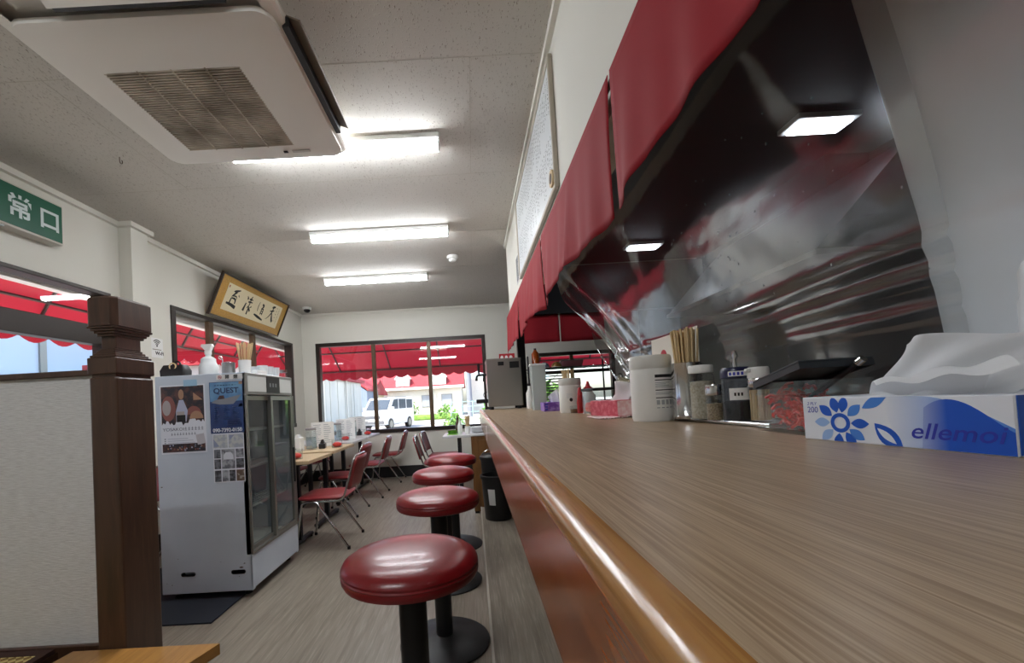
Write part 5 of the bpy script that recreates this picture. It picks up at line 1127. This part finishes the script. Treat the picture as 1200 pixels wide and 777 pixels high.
lh = thing('annex_house', 'low beige annex with a red roof beside the dormer house', 'house', (-9.9, 31.5, GZ)); MB().box(-2.2, 2.2, 0, 5, 0, 2.2).build('walls', mat('beige_render', (206, 194, 168), .85), lh); MB().prism([(-2.5, -.4, 2.15), (-2.5, 2.5, 3.4), (-2.5, 5.4, 2.15)], (5, 0, 0)).build('roof', M_rr, lh); MB().box(.4, 1.4, -.04, 0, .9, 1.8).build('window', M_al, lh)
tw = thing('teal_building', 'pale teal and white building on the right of street', 'building', (1.6, 46, GZ)); MB().box(-1.5, 7, 0, 6, 0, 7).build('walls', mat('pale_teal', (186, 212, 216), .6), tw); MB().box(-2.2, 2, -2, 0, 0, 3.6).build('porch', M_hw, tw)
for k in range(4): MB().box(-1.2 + k * 1.9, .3 + k * 1.9, -.05, 0, 4.0, 6.2).build('window', MATS['blue_glass'], tw)
pl = thing('utility_pole', 'grey concrete utility pole by the street', 'pole', (-.2, 33, GZ)); MB().lathe([(0, 0), (.22, 0), (.14, 9), (0, 9)], 12).build('shaft', mat('pole_grey', (120, 124, 134), .8), pl, 40); MB().box(-.9, .9, -.05, .05, 8.2, 8.32).build('cross_arm', MATS['pole_grey'], pl)
gr = tag(MB().box(-7.2, -1.2, 31, 34.5, GZ, GZ + .35, .1, 2).build('grass_verge', M_grass), 'low green grass verge before the house', 'grass', None, 'stuff')
def shrub(name, label, loc, r, n, cat='shrub', grp=None):
    t = thing(name, label, cat, loc, 0, grp); mb = MB()
    for k in range(n):
        a, e = random.uniform(0, 6.28), random.uniform(0, 1.5); q = r * random.uniform(.5, 1); c = Vector((q * math.cos(a) * math.cos(e), q * math.sin(a) * math.cos(e), .15 + 1.1 * q * math.sin(e)))
        d = Vector((random.gauss(0, 1), random.gauss(0, 1), random.gauss(.4, .8))).normalized(); s_ = d.orthogonal().normalized(); L = r * .3
        mb.face([c - d * L * .5, c + s_ * L * .2, c + d * L * .5, c - s_ * L * .2])
    tag(mb.build('foliage', M_leaf, t), None, None, None, 'stuff'); MB().tube([(0, 0, 0), (0, 0, r * .7)], .03, 6).build('stem', M_dark, t); return t
shrub('street_shrub', 'light green shrub by the street window corner', (-.75, 16, GZ), .55, 220, grp='shrubs outside'); shrub('street_shrub', 'yellow green shrub beside the utility pole', (-1.9, 29.9, GZ), .9, 220, grp='shrubs outside')
shrub('palm_shrub', 'spiky shrub on the grass verge before the house', (-5.0, 32, GZ + .35), 1.0, 160, grp='shrubs outside'); shrub('kitchen_hedge', 'green hedge outside the kitchen window', (4.6, 9.2, GZ), 1.6, 700)
hdg = shrub('green_hedge', 'tall green hedge seen beyond the wire rack', (1.3, 8.9, GZ), 1.3, 700)
fen = thing('wire_fence', 'pale green wire fence by the street corner', 'fence', (-1.0, 19, GZ))
for k in range(7): MB().tube([(k * .5, 0, 0), (k * .5, 0, 1.25)], .025, 6).build('post', mat('fence_green', (150, 190, 180), .5), fen)
for z in (.25, .5, .75, 1.0, 1.22): MB().tube([(0, 0, z), (3, 0, z)], .012, 5).build('wire', MATS['fence_green'], fen)
# van
vn = thing('white_van', 'white minivan parked across the street facing the window', 'van', (-4.55, 22.4, GZ), R(252)); vn.scale = (.92, .92, 1.02)
M_vp = mat('van_paint', (232, 232, 232), .2, coat=.6); M_vg = mat('van_glass', (60, 72, 84), .08)
prof_ = [(-1.75, .28), (1.72, .28), (1.78, .5), (1.72, .82), (1.25, 1.0), (.75, 1.52), (.55, 1.62), (-1.55, 1.66), (-1.75, 1.5), (-1.8, .8)]
MB().prism([(x, -.78, z) for x, z in prof_], (0, 1.56, 0)).build('body', M_vp, vn)
for s_ in (-1, 1):
    MB().prism([(1.05, .785 * s_, 1.03), (.68, .785 * s_, 1.5), (.2, .785 * s_, 1.54), (.2, .785 * s_, 1.03)], (0, .008 * s_, 0)).build('side_window', M_vg, vn); MB().box(-.75, .1, min(.785 * s_, .793 * s_), max(.785 * s_, .793 * s_), 1.03, 1.53).build('side_window', M_vg, vn); MB().box(-1.6, -.85, min(.785 * s_, .793 * s_), max(.785 * s_, .793 * s_), 1.03, 1.5).build('side_window', M_vg, vn)
    for x in (-1.15, 1.1):
        wl = MB().tube([(x, s_ * .6, .29), (x, s_ * .8, .29)], .29, 20).build('wheel', M_black, vn); MB().tube([(x, s_ * .8, .29), (x, s_ * .81, .29)], .18, 16).build('hubcap', M_al, wl)
    MB().box(1.62, 1.775, s_ * .66 - .1, s_ * .66 + .1, .62, .8).build('headlight', mat('headlight', (200, 206, 212), .1), vn); MB().box(.95, 1.1, min(s_ * .8, s_ * .95), max(s_ * .8, s_ * .95), 1.0, 1.15).build('mirror', M_vp, vn)
MB().prism([(1.262, -.68, 1.02), (.772, -.64, 1.515), (.772, .64, 1.515), (1.262, .68, 1.02)], (.012, 0, .008)).build('windscreen', M_vg, vn)
MB().box(1.7, 1.79, -.5, .5, .6, .74).build('grille', mat('grille_grey', (110, 112, 116), .3), vn); MB().box(1.72, 1.795, -.72, .72, .34, .5).build('bumper_intake', MATS['grille_grey'], vn); MB().box(1.78, 1.8, -.2, .2, .46, .57).build('number_plate', M_white, vn)
